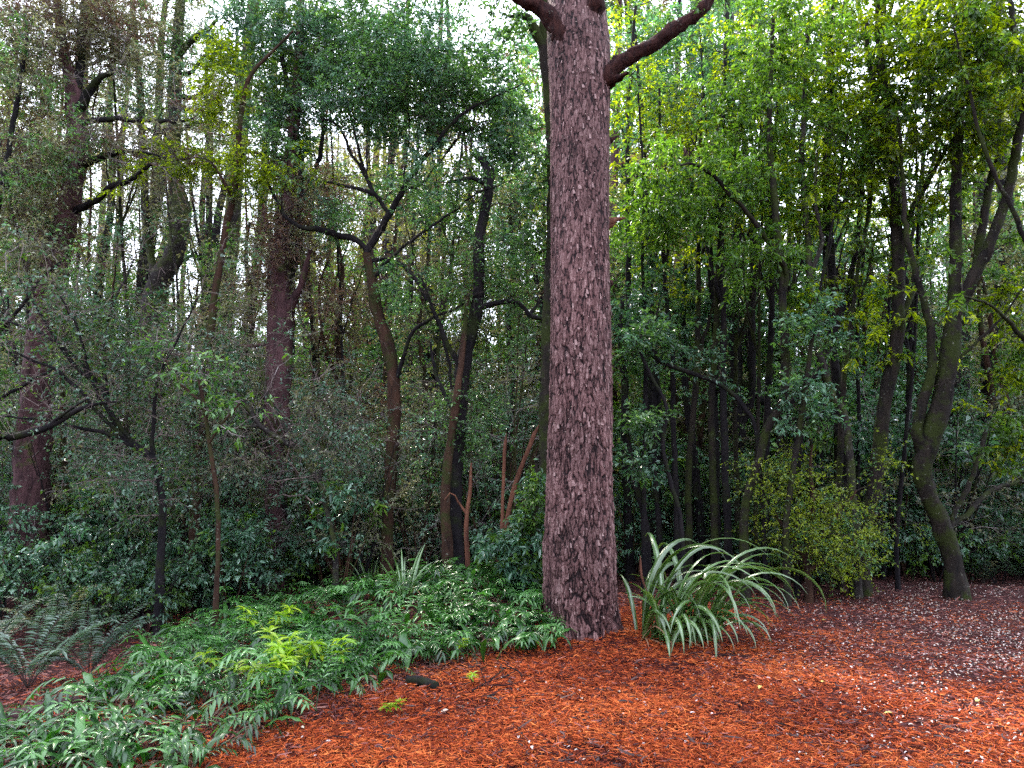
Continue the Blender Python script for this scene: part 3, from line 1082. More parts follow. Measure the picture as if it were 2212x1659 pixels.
# left side
tree('tall_tree', 'thick pinkish barked tree at the far left forking into dark upright limbs', 'tree', 9.9,
     [(66, 1130, 38), (70, 950, 34), (84, 760, 30), (112, 590, 26), (145, 450, 23), (160, 330, 21), (160, 230, 19), (150, 165, 13), (133, 100, 10), (122, 20, 8), (110, -120, 6)],
     BP, limb_bark=BD, limbs=[([(163, 215, 16), (172, 150, 14), (176, 80, 12), (184, 0, 10), (195, -120, 7)], 0.3),  # near-black limb bark paints in their silhouette against the sky
                ([(165, 250, 15), (178, 225, 15), (198, 190, 13), (222, 165, 9), (250, 150, 5)], -0.3),
                ([(165, 268, 9), (205, 262, 9), (250, 256, 8), (312, 261, 6), (372, 262, 5), (418, 256, 3)], -0.5),
                ([(160, 360, 12), (195, 350, 11), (232, 335, 9), (295, 326, 6), (345, 338, 3)], -0.3),
                ([(150, 460, 10), (205, 434, 10), (243, 402, 10), (288, 385, 7), (330, 352, 4)], -0.6),
                ([(95, 700, 6), (50, 560, 5), (20, 420, 4), (0, 300, 3)], -0.5)],
     bare=70, lr=0.72, blobs=[(70, 60, 110, 130, 55), (60, 330, 90, 110, 45), (230, 60, 90, 80, 34), (100, 500, 80, 70, 22), (260, 320, 60, 40, 12, 0.8), (120, -200, 260, 180, 50)],
     leaf='leaf_olive', lmats=(M['leaf_brown'], 0.4), twig='twig_grey', ntwig=9, nleaf=13, lsize=0.05, lwidth=0.3, tlen=0.42, sag=0.1)

tree('forked_tree', 'lichen speckled tree whose stem forks low into a thin and a swollen arm', 'tree', 12.6,
     [(330, 960, 23), (328, 800, 23), (326, 700, 24), (335, 640, 24), (352, 595, 22), (376, 555, 20), (388, 500, 20), (390, 435, 19), (380, 385, 14), (378, 280, 13), (378, 180, 13), (383, 90, 11), (388, -10, 10), (395, -200, 8)],
     BL, limbs=[([(335, 625, 14), (328, 570, 10), (316, 480, 10), (312, 390, 10), (306, 300, 9), (304, 220, 9), (296, 120, 8), (288, 30, 7), (284, -80, 6)], 0.2),
                ([(380, 128, 9), (399, 100, 9), (425, 78, 8), (448, 64, 6), (470, 40, 3)], -0.4),
                ([(380, 120, 5), (340, 116, 5), (300, 118, 4), (236, 122, 5), (205, 135, 4), (170, 142, 3)], -0.2),
                ([(384, 160, 5), (420, 150, 5), (455, 110, 4), (540, 112, 2)], -0.3),
                ([(380, 215, 5), (420, 210, 5), (450, 190, 3)], -0.2), ([(380, 272, 5), (350, 285, 6), (318, 278, 5), (290, 255, 3)], -0.1),
                ([(380, 285, 5), (420, 268, 4), (470, 262, 2)], 0.1), ([(382, 240, 4), (430, 238, 4), (480, 220, 2)], 0.3), ([(380, 335, 4), (330, 345, 5), (285, 330, 4)], 0.4)],
     bare=70, lr=0.85, blobs=[(330, 30, 110, 100, 40), (400, 150, 100, 90, 26), (290, 180, 60, 70, 12), (440, 330, 60, 70, 12), (340, 430, 60, 60, 8), (350, -180, 200, 140, 40)],
     leaf='leaf_olive', lmats=(M['leaf_dark'], 0.4), twig='twig_dark', ntwig=8, nleaf=11, lsize=0.055, lwidth=0.32, tlen=0.34, sag=0.1)

tree('young_tree', 'slender leaning young tree with lime green leaves in front of the forked tree', 'tree', 9.6,
     [(425, 1010, 9), (440, 800, 8), (455, 650, 8), (468, 572, 7), (480, 486, 7), (494, 437, 7), (507, 347, 6), (511, 278, 6), (524, 194, 5), (541, 156, 4), (590, 107, 3), (640, 60, 2)],
     BB, limbs=[([(507, 350, 5), (530, 330, 4), (560, 330, 3), (600, 350, 2)], -0.3), ([(495, 430, 4), (470, 370, 3), (440, 340, 2), (380, 345, 2)], -0.3)],
     blobs=[(470, 200, 55, 110, 26, 0.5), (400, 350, 110, 30, 16, 0.5), (560, 380, 60, 60, 13, 0.6)], leaf='leaf_yellow', twig='twig_dark', ntwig=6, nleaf=10, lsize=0.055, lwidth=0.4, tlen=0.24, flat=0.3)

tree('broad_tree', 'leafy blue green tree with a thin dark stem behind the lime sapling', 'tree', 10.6,
     [(590, 1100, 9), (575, 900, 9), (600, 700, 8), (640, 560, 7), (650, 430, 7), (640, 300, 6), (620, 180, 5), (600, 60, 4), (600, -60, 3)],
     BD, limbs=[([(650, 430, 5), (690, 340, 5), (700, 240, 4), (720, 120, 3)], 0.4)],
     bare=40, blobs=[(600, 100, 130, 110, 70), (760, 120, 120, 100, 50), (620, 250, 90, 60, 26), (610, 340, 50, 50, 10), (640, -120, 240, 130, 50)],
     leaf='leaf_blue', lmats=(M['leaf_mid'], 0.35), ntwig=8, nleaf=10, lsize=0.06, tlen=0.3, rmax=0.014)

tree('straight_tree', 'upright purple brown trunk left of centre that vanishes into grey twiggy foliage', 'tree', 10.6,
     [(596, 1060, 23), (598, 950, 25), (602, 820, 27), (606, 700, 28), (604, 600, 25), (610, 500, 20), (625, 380, 15), (640, 200, 11), (650, 0, 8)],
     BP, limbs=[([(612, 700, 12), (635, 650, 12), (655, 600, 9), (670, 540, 5)], -0.5), ([(600, 560, 9), (580, 500, 8), (560, 420, 5)], 0.3), ([(618, 740, 6), (540, 745, 5), (490, 745, 4)], -0.2)],
     bare=50, lr=0.8, blobs=[(610, 520, 70, 80, 30), (650, 420, 80, 80, 22), (560, 640, 60, 70, 12), (680, 640, 50, 50, 8)], leaf='leaf_olive', lmats=(M['leaf_brown'], 0.5), twig='twig_grey', ntwig=8, nleaf=9, lsize=0.055, lwidth=0.35, tlen=0.4)

tree('crooked_tree', 'crooked brown stemmed tree left of the red trunk with long dark diagonal limbs', 'tree', 9.8,
     [(838, 1275, 15), (834, 1180, 13), (836, 1080, 13), (846, 950, 14), (850, 820, 14), (838, 740, 14), (818, 680, 13), (805, 610, 11), (792, 548, 10)],
     BB, limbs=[([(795, 534, 11), (840, 465, 11), (868, 416, 9), (899, 361, 8), (930, 325, 7.5), (950, 300, 7), (966, 276, 6), (1003, 243, 5), (1073, 208, 3), (1130, 180, 2)], -0.5),
                ([(838, 461, 7), (819, 434, 7), (802, 416, 7), (771, 409, 6), (735, 398, 5), (701, 392, 4)], -0.3),
                ([(816, 455, 6), (799, 399, 6), (778, 336, 5), (760, 260, 4), (746, 218, 3), (735, 190, 2)], 0.2),
                ([(764, 404, 6), (760, 330, 5), (742, 290, 4), (722, 264, 4), (698, 257, 3)], -0.2),
                ([(795, 545, 9), (771, 517, 10), (730, 508, 11), (691, 496, 10), (650, 492, 7), (612, 462, 6), (590, 420, 5), (575, 385, 3)], -0.3),
                ([(805, 600, 7), (854, 548, 5), (913, 503, 5), (975, 461, 4), (1031, 416, 3), (1080, 400, 2)], -0.6),
                ([(800, 570, 7), (850, 560, 7), (895, 599, 7), (918, 640, 6), (946, 700, 6), (967, 769, 5), (975, 840, 4)], -0.1),
                ([(855, 830, 8), (870, 780, 7), (884, 727, 6), (905, 705, 6), (932, 689, 5), (985, 665, 4), (1033, 634, 3)], -0.5),
                ([(868, 416, 5), (905, 400, 4), (950, 350, 3), (985, 300, 3)], 0.3), ([(868, 416, 4), (880, 330, 3), (885, 260, 2.5), (870, 180, 2)], 0.2),
                ([(950, 300, 4), (1000, 290, 3), (1050, 260, 2)], 0.2)],
     bare=110, lr=0.68, blobs=[(870, 190, 150, 110, 85), (1010, 190, 120, 90, 60), (1090, 290, 60, 80, 22), (760, 200, 90, 90, 26), (960, 420, 120, 90, 26), (720, 470, 50, 50, 6), (850, 60, 130, 60, 36), (850, 620, 60, 60, 6)],
     leaf='leaf_dark', lmats=(M['leaf_blue'], 0.4), ntwig=9, nleaf=9, lsize=0.055, tlen=0.3, thin=0.7, limb_bark=BD)

tree('dark_tree', 'nearly black twisting trunk between the crooked brown tree and the red trunk', 'tree', 9.4,
     [(985, 1190, 16), (984, 1080, 15), (988, 980, 15), (993, 900, 16), (1000, 820, 16), (1010, 745, 17), (1025, 690, 15), (1034, 640, 13), (1034, 580, 12), (1036, 519, 12), (1047, 460, 11), (1055, 415, 10), (1050, 370, 9), (1040, 345, 7), (1015, 330, 3)],
     BD, limbs=[([(1040, 675, 8), (1068, 654, 8), (1113, 651, 7), (1135, 668, 6), (1148, 684, 7), (1178, 690, 4)], -0.1),
                ([(1148, 684, 5), (1156, 664, 4), (1162, 650, 2)], 0), ([(1050, 400, 6), (1020, 384, 6), (985, 390, 4), (965, 395, 2)], -0.2),
                ([(1000, 800, 8), (975, 760, 7), (950, 700, 5), (930, 650, 4), (910, 600, 3)], -0.3),
                ([(1056, 420, 5), (1066, 370, 4), (1040, 330, 3)], 0.2), ([(990, 900, 7), (960, 850, 6), (940, 800, 5), (930, 740, 3)], 0.3)],
     bare=80, lr=0.8, blobs=[(1000, 600, 90, 90, 16), (1100, 560, 70, 90, 20), (1010, 900, 70, 110, 16), (1120, 720, 50, 60, 8)], leaf='leaf_dark', ntwig=6, nleaf=6, lsize=0.05, tlen=0.28)
tree('rusty_stem', 'rusty brown upright stem growing right beside the base of the twisting black trunk', 'tree', 9.2,
     [(968, 1195, 12), (965, 1090, 11), (972, 980, 10), (985, 860, 8), (1000, 740, 6), (1010, 640, 4)], BB, blobs=[(985, 620, 40, 60, 6, 0.4)], leaf='leaf_dark', ntwig=5, nleaf=6, lsize=0.05)

# snapped, bare, orange stems
for k, (pts, lab) in enumerate([([(1080, 1215, 5), (1084, 1130, 4), (1087, 1040, 3.6), (1092, 950, 3.4), (1094, 935, 0.5)], 'thin upright bare orange snag left of the red trunk'),
                                ([(1085, 1200, 6), (1100, 1110, 5), (1114, 1045, 5), (1136, 985, 4.6), (1156, 935, 4.4), (1164, 918, 0.5)], 'leaning bare orange snag with a snapped top left of the red trunk')]):
    tree('dead_snag', lab, 'dead tree', 8.9 + 0.15 * k, pts, BO, flare=1.15, sides=9)
tree('dead_snag', 'short pinkish bare sapling stem with thin side twigs near the dark tree foot', 'dead tree', 9.0,
     [(1012, 1210, 6), (1008, 1130, 5), (1014, 1060, 4), (1018, 1000, 2)], BO, limbs=[([(1010, 1120, 3), (990, 1080, 2), (975, 1065, 1.5), (960, 1080, 1)], -0.1)], sides=7)

# right side
FULL, SPREAD = 1.35, 1.3
tree('curved_tree', 'big mossy tree at the right with a bowed foot and two swollen arms', 'tree', 9.9,
     [(2062, 1225, 20.0), (2048, 1165, 19.2), (2022, 1105, 19.2), (2000, 1055, 18.4), (1992, 1010, 19.2), (2008, 950, 21.6), (2030, 880, 20.0), (2046, 800, 19.2), (2056, 730, 18.4), (2060, 650, 13.6), (2062, 576, 12.8), (2065, 430, 11.2), (2065, 300, 9.6), (2073, 167, 8.8), (2082, 0, 7.2), (2090, -200, 5.6)],
     BM, limbs=[([(2052, 740, 13.6), (2070, 672, 13.6), (2092, 620, 13.6), (2118, 570, 12.8), (2140, 520, 11.2), (2172, 430, 10.4), (2196, 320, 9.6), (2212, 215, 8.0), (2230, 60, 6.4), (2250, -120, 4.8)], -0.5),
                ([(2085, 610, 9.6), (2112, 560, 9.6), (2126, 470, 8.8), (2140, 390, 8.0), (2168, 320, 7.2), (2205, 232, 5.6), (2260, 120, 4.0)], 0.3),
                ([(1992, 1020, 12.8), (1980, 940, 12.0), (1992, 870, 11.2), (2012, 800, 9.6), (2012, 730, 8.8), (1998, 660, 7.2), (1976, 580, 6.4), (1958, 500, 5.6), (1950, 380, 4.0), (1940, 250, 3.2)], -0.2),
                ([(2030, 1170, 6.4), (2070, 1090, 5.6), (2110, 1000, 4.8), (2130, 930, 4.0)], 0.4), ([(2035, 1150, 7.2), (2090, 1110, 5.6), (2140, 1060, 4.8), (2212, 1040, 3.2)], 0.8),
                ([(2062, 790, 3.2), (2110, 740, 3.2), (2160, 690, 2.4), (2212, 620, 1.6)], -0.3)],
     bare=30, lr=1.0, blobs=[(2130, 120, 120, 150, 70), (2020, 100, 110, 130, 56), (2120, 330, 60, 60, 12), (2000, 330, 100, 110, 36), (2190, 640, 50, 60, 7), (2070, -200, 240, 150, 50)],
     leaf='leaf_yellow', lmats=(M['leaf_mid'], 0.35), ntwig=7, nleaf=9, lsize=0.085, tlen=0.32, near=True, flat=0.35)

tree('grey_tree', 'pale lichen patched trunk rising from behind the yellow green bush', 'tree', 10.4,
     [(1858, 1268, 20), (1862, 1200, 18), (1876, 1120, 15), (1892, 1050, 14), (1904, 960, 14), (1914, 870, 14), (1932, 790, 14), (1944, 720, 14), (1942, 620, 13), (1938, 500, 11), (1932, 375, 10), (1918, 250, 9), (1906, 120, 8), (1900, -20, 7), (1900, -200, 5)],
     BM, limbs=[([(1944, 610, 8), (1960, 480, 6), (2000, 400, 5), (2040, 330, 4), (2090, 260, 3)], -0.4), ([(1920, 260, 6), (1895, 220, 6), (1880, 150, 5), (1870, 40, 4)], 0.2),
                ([(1944, 700, 7), (1980, 620, 6), (2010, 700, 3)], 0.4)],
     bare=30, blobs=[(1900, 120, 110, 130, 60), (1850, 330, 90, 110, 36), (1980, 480, 80, 90, 18), (1900, 720, 70, 70, 14), (1890, -180, 200, 130, 45)],
     leaf='leaf_yellow', lmats=(M['leaf_mid'], 0.5), ntwig=7, nleaf=9, lsize=0.075, tlen=0.3, near=True, flat=0.35)

tree('slender_tree', 'slender green stemmed tree bending left below, right of the arching strap leaves', 'tree', 9.8,
     [(1608, 1235, 10), (1606, 1160, 10), (1610, 1085, 9), (1636, 993, 9), (1654, 925, 9), (1686, 868, 9), (1694, 763, 9), (1690, 659, 8), (1686, 560, 8), (1670, 417, 7), (1661, 292, 6), (1666, 180, 5), (1670, 40, 4)],
     BM, limbs=[([(1700, 640, 5), (1698, 583, 5), (1652, 512, 5), (1610, 455, 5), (1582, 425, 4), (1532, 371, 4), (1495, 356, 3), (1457, 354, 2)], -0.6)],
     blobs=[(1500, 390, 130, 80, 52), (1640, 200, 110, 110, 44), (1430, 470, 90, 70, 26), (1640, 560, 80, 60, 18), (1700, 50, 120, 80, 30)],
     leaf='leaf_mid', ntwig=7, nleaf=10, lsize=0.07, tlen=0.28, near=True, flat=0.35)

tree('black_tree', 'thicker of the two black upright trunks right of the red trunk', 'tree', 13.5,
     [(1598, 1140, 15), (1599, 1040, 15), (1598, 951, 14), (1592, 860, 14), (1590, 784, 14), (1582, 659, 14), (1586, 576, 13), (1594, 500, 12), (1590, 375, 11), (1586, 292, 10), (1580, 150, 8), (1575, 0, 7)],
     BD, limbs=[([(1610, 930, 9), (1622, 860, 9), (1624, 784, 9), (1623, 659, 9), (1628, 560, 9), (1626, 480, 8), (1615, 396, 8), (1607, 292, 6), (1600, 200, 5)], -0.4), ([(1600, 820, 7), (1650, 870, 6), (1690, 940, 5), (1700, 1000, 4)], -0.3)],
     blobs=[(1540, 160, 140, 120, 60), (1420, 190, 110, 120, 60), (1600, 420, 90, 80, 20), (1480, 60, 140, 70, 36)], leaf='leaf_blue', ntwig=8, nleaf=10, lsize=0.085, tlen=0.38, lmats=(M['leaf_mid'], 0.25))

tree('stem_tree', 'straight dark trunk rising out of the top of the yellow green bush', 'tree', 11.2,
     [(1836, 1060, 12), (1832, 1010, 12), (1816, 930, 10), (1811, 826, 10), (1802, 701, 9), (1802, 576, 9), (1797, 500, 8), (1786, 375, 7), (1793, 250, 7), (1796, 146, 6), (1800, 0, 5)],
     BD, limbs=[([(1690, 900, 4), (1720, 860, 6), (1773, 793, 7), (1807, 701, 7), (1828, 638, 6), (1842, 576, 6), (1860, 450, 5), (1866, 312, 5), (1882, 229, 4), (1900, 100, 4), (1930, 0, 3)], -0.4),
                ([(1795, 480, 6), (1820, 440, 5), (1870, 380, 4), (1920, 300, 3)], -0.2)],
     bare=30, blobs=[(1780, 130, 90, 120, 44), (1770, 380, 80, 90, 26), (1740, 260, 70, 80, 20), (1820, 620, 60, 70, 12)], leaf='leaf_yellow', lmats=(M['leaf_dark'], 0.3), ntwig=7, nleaf=9, lsize=0.07, near=True, flat=0.35)

tree('thin_tree', 'thin dark tree with a long bare stem just left of the bush-top trunk', 'tree', 10.2,
     [(1830, 930, 8), (1800, 860, 8), (1782, 800, 8), (1768, 743, 8), (1755, 640, 7), (1750, 560, 7), (1738, 420, 6), (1733, 354, 6), (1736, 208, 5), (1745, 80, 4)],
     BL, limbs=[([(1750, 590, 5), (1775, 520, 5), (1760, 440, 4), (1765, 330, 3)], -0.2)], bare=20, blobs=[(1720, 450, 70, 90, 24), (1700, 340, 60, 70, 16), (1730, 120, 80, 90, 22), (1760, 700, 60, 60, 12)],
     leaf='leaf_mid', lmats=(M['leaf_yellow'], 0.4), ntwig=6, nleaf=9, lsize=0.07, near=True, flat=0.35)

# stems in the shade right behind the big trunk
for pts, y, lab, bl in [
    ([(1394, 1140, 8), (1378, 1060, 8), (1361, 993, 9), (1352, 900, 8), (1348, 820, 7), (1340, 740, 5), (1345, 640, 4)], 10.4, 'dark bent stem nearest the right side of the red trunk', [(1370, 640, 50, 80, 18), (1390, 930, 50, 40, 8), (1360, 780, 50, 50, 10)]),
    ([(1411, 1145, 13), (1408, 1040, 13), (1411, 951, 12), (1404, 850, 9), (1411, 743, 8), (1400, 640, 6), (1405, 520, 5)], 12.5, 'black trunk second to the right of the red trunk', [(1420, 560, 90, 90, 26), (1410, 760, 70, 50, 12)]),
    ([(1513, 1140, 9), (1505, 1050, 9), (1494, 951, 9), (1484, 870, 8), (1478, 810, 8), (1476, 700, 6), (1480, 560, 5)], 12.0, 'dark straight stem behind the middle of the arching strap leaves', [(1490, 600, 80, 80, 24), (1470, 740, 60, 50, 12)]),
    ([(1552, 1130, 6), (1550, 1000, 6), (1546, 880, 6), (1548, 780, 5), (1540, 650, 5), (1530, 540, 4)], 11.4, 'thin dark pole left of the pair of black trunks', [(1530, 660, 60, 70, 18), (1540, 840, 50, 40, 8)]),
    ([(1470, 1120, 5), (1450, 1040, 5), (1432, 960, 5), (1440, 880, 4), (1400, 800, 4), (1375, 745, 3)], 9.6, 'thin forked stem holding pale leaf clusters over the strap leaves', [(1400, 730, 60, 30, 12, 0.4), (1390, 910, 45, 20, 8, 0.4), (1380, 1000, 40, 20, 5, 0.3)]),
    ([(1700, 1265, 8), (1698, 1180, 7), (1702, 1100, 7), (1712, 1020, 6), (1730, 900, 6), (1745, 800, 5), (1760, 700, 4)], 9.5, 'green mossy sapling stem in front of the yellow green bush', [(1740, 860, 60, 60, 14), (1760, 700, 60, 70, 14)]),
]:
    tree('shaded_tree', lab, 'tree', y, pts, BD if 'mossy' not in lab else BM, blobs=bl, leaf='leaf_dark', lmats=(M['leaf_blue'], 0.5), ntwig=7, nleaf=9, lsize=0.075, tlen=0.3, sides=9)

tree('side_tree', 'straight dark trunk deep behind the bowed mossy tree at right', 'tree', 15.5,
     [(2056, 1010, 15), (2056, 900, 14), (2060, 780, 13), (2100, 600, 10), (2120, 400, 8), (2130, 200, 6)], BD, blobs=[(2100, 500, 110, 120, 30), (2120, 250, 110, 120, 36)], leaf='leaf_mid', ntwig=7, nleaf=9, lsize=0.1, tlen=0.4)
tree('arching_sapling', 'thin sapling arching left over the shade above the strap leaved plant', 'tree', 10.0,
     [(1640, 960, 4), (1610, 880, 5), (1560, 832, 5), (1500, 808, 5), (1436, 784, 5), (1400, 757, 4), (1373, 734, 4), (1335, 700, 3)], BD,
     blobs=[(1400, 720, 70, 30, 12, 0.4), (1500, 760, 70, 40, 10, 0.4)], leaf='leaf_blue', ntwig=5, nleaf=7, lsize=0.07, sides=7)

FULL, SPREAD = 1.8, 1.05
# left thicket of long bare stems
tree('twiggy_shrub', 'tangle of long bare dark branches fanning up and left from the dim thicket', 'shrub', 8.4,
     [(352, 1130, 8), (350, 1060, 8), (338, 1000, 8), (300, 965, 7), (262, 930, 7), (238, 880, 6), (222, 831, 6), (180, 805, 5), (130, 745, 4), (90, 680, 3), (40, 600, 2)], BD,
     limbs=[([(262, 930, 5), (220, 900, 4), (160, 830, 4), (100, 790, 3), (20, 760, 2)], -0.3), ([(240, 880, 5), (225, 790, 4), (232, 700, 3), (262, 620, 2), (290, 560, 1.5)], 0.2),
            ([(300, 965, 5), (240, 940, 4), (170, 925, 4), (90, 905, 3), (0, 900, 2)], -0.2), ([(222, 831, 4), (150, 760, 3), (90, 720, 3), (0, 690, 2)], 0.3),
            ([(340, 1000, 5), (330, 900, 4), (350, 800, 3), (400, 700, 2), (430, 640, 1.5)], -0.3), ([(300, 960, 4), (210, 850, 3), (170, 720, 2.5), (130, 640, 2)], -0.5)],
     bare=90, blobs=[(170, 740, 90, 100, 26), (270, 720, 100, 110, 26), (190, 900, 90, 60, 14), (330, 800, 110, 90, 24), (290, 1030, 130, 80, 30), (150, 640, 60, 60, 8)],
     leaf='leaf_blue', lmats=(M['leaf_mid'], 0.3), twig='twig_brown', ntwig=6, nleaf=6, lsize=0.05, lwidth=0.5, tlen=0.4)
tree('fallen_branch', 'long dark branch reaching in from the left edge across the thicket', 'branch', 8.0,
     [(-60, 965, 9), (0, 949, 8), (50, 938, 8), (104, 922, 7), (173, 883, 5), (222, 870, 3), (260, 868, 1.5)], BD, base_ground=True, limbs=[([(104, 922, 4), (150, 885, 3), (190, 862, 2)], -0.2)], flare=1.1)
tree('leaning_shrub', 'pale grey leaning stem crossing low in front of the purple brown trunk', 'shrub', 9.0,
     [(722, 1190, 6), (700, 1085, 6), (690, 1039, 6), (665, 1000, 6), (642, 970, 6), (600, 945, 6), (562, 918, 5), (520, 859, 5), (480, 835, 4), (437, 817, 3), (365, 790, 2.5), (295, 769, 2)], BL,
     limbs=[([(642, 970, 4), (600, 900, 3), (570, 830, 3), (560, 760, 2)], 0.3), ([(690, 1039, 4), (700, 960, 3), (720, 900, 3), (690, 830, 2)], 0.1), ([(562, 918, 3), (480, 925, 3), (400, 915, 2)], -0.2)],
     bare=80, blobs=[(460, 790, 100, 90, 26), (700, 900, 60, 90, 18), (740, 980, 80, 100, 22), (500, 1010, 70, 60, 16), (420, 920, 80, 70, 14)], leaf='leaf_olive', lmats=(M['leaf_blue'], 0.6), twig='twig_brown', ntwig=6, nleaf=6, lsize=0.05, lwidth=0.5, tlen=0.36)
tree('leafy_shrub', 'shrub with glossy large green leaves hanging mid-air in front of the forked tree', 'shrub', 7.9,
     [(470, 1180, 5), (465, 1060, 5), (450, 960, 4), (440, 880, 4), (425, 800, 3), (420, 760, 2)], BB, limbs=[([(450, 960, 3), (490, 900, 2), (520, 870, 2)], -0.2), ([(440, 880, 3), (380, 820, 2), (350, 760, 1.5)], 0.2)],
     blobs=[(430, 800, 75, 40, 12, 0.35), (480, 870, 50, 40, 9, 0.3), (330, 750, 50, 30, 5, 0.3)], leaf='leaf_dark', lmats=(M['leaf_mid'], 0.4), twig='twig_grey', ntwig=3, nleaf=5, lsize=0.07, lwidth=0.4, near=True, tlen=0.2)

# yellow green bush
tree('yellow_bush', 'rounded bush of tiny yellow green leaves right of the arching strap leaves', 'shrub', 9.9,
     [(1745, 1262, 8), (1742, 1200, 7), (1752, 1140, 6), (1756, 1070, 5), (1750, 1010, 3), (1755, 960, 2)], BB,
     limbs=[([(1745, 1220, 6), (1780, 1150, 5), (1820, 1100, 4), (1850, 1060, 2)], -0.2), ([(1742, 1210, 5), (1700, 1150, 4), (1670, 1100, 3)], 0.1), ([(1748, 1230, 5), (1800, 1200, 4), (1850, 1170, 2)], 0.2)],
     blobs=[(1760, 1130, 140, 105, 70, 0.8), (1710, 1030, 95, 60, 20, 0.6), (1800, 1200, 95, 60, 22, 0.6)], leaf='leaf_lime', lmats=(M['leaf_dark'], 0.25), twig='twig_dark', ntwig=8, nleaf=9, lsize=0.038, lwidth=0.55, tlen=0.30, flat=0.7)


# more plants of the nearer thicket, each its own
tree('glossy_bush', 'bright glossy green bush climbing the left edge of the red trunk near the ground', 'shrub', 8.3,
     [(1150, 1300, 6), (1146, 1220, 6), (1152, 1140, 5), (1160, 1060, 4), (1158, 1000, 3)], BM,
     blobs=[(1140, 1210, 50, 60, 22, 0.35), (1150, 1100, 34, 80, 18, 0.3), (1085, 1180, 50, 40, 12, 0.35)], leaf='leaf_mid', lmats=(M['leaf_blue'], 0.5), ntwig=6, nleaf=8, lsize=0.075, lwidth=0.35, near=True, tlen=0.17)
tree('overhanging_tree', 'leafy tree at the right border whose thin boughs cross in front of the bowed trunk', 'tree', 9.0,
     [(2290, 1250, 14), (2270, 1050, 13), (2262, 850, 12), (2250, 600, 10), (2235, 380, 8), (2215, 200, 7), (2180, 0, 5), (2160, -150, 4)], BM,
     limbs=[([(2250, 600, 6), (2200, 480, 5), (2130, 330, 4), (2090, 180, 3), (2060, 60, 2)], -0.4), ([(2260, 800, 6), (2200, 720, 5), (2140, 660, 3), (2080, 640, 2)], -0.3)],
     blobs=[(2120, 170, 110, 90, 28), (2200, 780, 50, 90, 10), (2180, 960, 60, 70, 10), (2060, 60, 120, 70, 22)],
     leaf='leaf_yellow', lmats=(M['leaf_mid'], 0.5), ntwig=6, nleaf=9, lsize=0.08, tlen=0.28, near=True, flat=0.35)
tree('left_edge_tree', 'leafy tree on the left border hanging dull green sprays across the pinkish trunk', 'tree', 9.3,
     [(-60, 1250, 12), (-55, 1000, 11), (-40, 760, 10), (-20, 560, 8), (10, 380, 6), (40, 200, 5), (60, 60, 3)], BD,
     limbs=[([(-40, 760, 5), (30, 680, 4), (90, 600, 3), (140, 560, 2)], -0.3), ([(-50, 900, 5), (20, 850, 4), (110, 800, 3), (170, 790, 2)], -0.4)],
     blobs=[(50, 540, 100, 70, 26), (150, 640, 70, 60, 14), (170, 760, 60, 60, 12), (60, 380, 90, 90, 26), (0, 800, 50, 110, 12), (50, 130, 100, 110, 36), (150, 320, 60, 70, 14)],
     leaf='leaf_dark', lmats=(M['leaf_olive'], 0.5), twig='twig_grey', ntwig=7, nleaf=8, lsize=0.055, tlen=0.34)
tree('thicket_tree', 'small grey green tree filling the gap between the forked tree and the purple brown trunk', 'tree', 11.4,
     [(520, 1120, 8), (530, 950, 7), (520, 800, 6), (545, 680, 5), (530, 560, 4), (540, 480, 3)], BL,
     blobs=[(500, 700, 90, 80, 26), (480, 560, 60, 70, 10), (560, 820, 90, 90, 30), (440, 900, 90, 70, 24)], leaf='leaf_olive', lmats=(M['leaf_dark'], 0.5), twig='twig_grey', ntwig=8, nleaf=9, lsize=0.05, tlen=0.34)
tree('thicket_tree', 'small twiggy brown tree between the purple brown trunk and the crooked tree', 'tree', 11.8,
     [(745, 1150, 8), (735, 980, 8), (742, 850, 7), (728, 720, 6), (740, 600, 5), (720, 480, 4), (700, 380, 3)], BB,
     limbs=[([(742, 850, 5), (700, 740, 4), (690, 620, 3), (710, 560, 2)], 0.2)],
     blobs=[(720, 760, 80, 90, 30), (770, 900, 80, 90, 28), (700, 600, 70, 60, 12), (760, 660, 60, 60, 14), (700, 430, 70, 70, 14)], leaf='leaf_olive', lmats=(M['leaf_brown'], 0.5), twig='twig_dark', ntwig=9, nleaf=8, lsize=0.045, tlen=0.36)
tree('thicket_tree', 'small green tree in the gap between the twisting black trunk and the red trunk', 'tree', 11.0,
     [(1105, 1150, 8), (1100, 980, 7), (1110, 840, 6), (1100, 700, 5), (1110, 560, 4), (1100, 440, 3)], BM,
     blobs=[(1110, 640, 60, 110, 28), (1090, 860, 80, 100, 30), (1110, 440, 70, 90, 20)], leaf='leaf_blue', lmats=(M['leaf_olive'], 0.4), twig='twig_dark', ntwig=8, nleaf=9, lsize=0.05, tlen=0.34)
tree('thicket_tree', 'small dull tree between the crooked brown tree and the twisting black trunk', 'tree', 11.6,
     [(905, 1150, 8), (900, 980, 7), (915, 840, 6), (905, 700, 5), (925, 560, 4), (930, 450, 3)], BB,
     blobs=[(910, 900, 80, 110, 34), (900, 720, 60, 80, 18), (960, 540, 80, 80, 18), (880, 420, 70, 80, 14)], leaf='leaf_olive', lmats=(M['leaf_dark'], 0.4), twig='twig_grey', ntwig=8, nleaf=8, lsize=0.048, tlen=0.34)


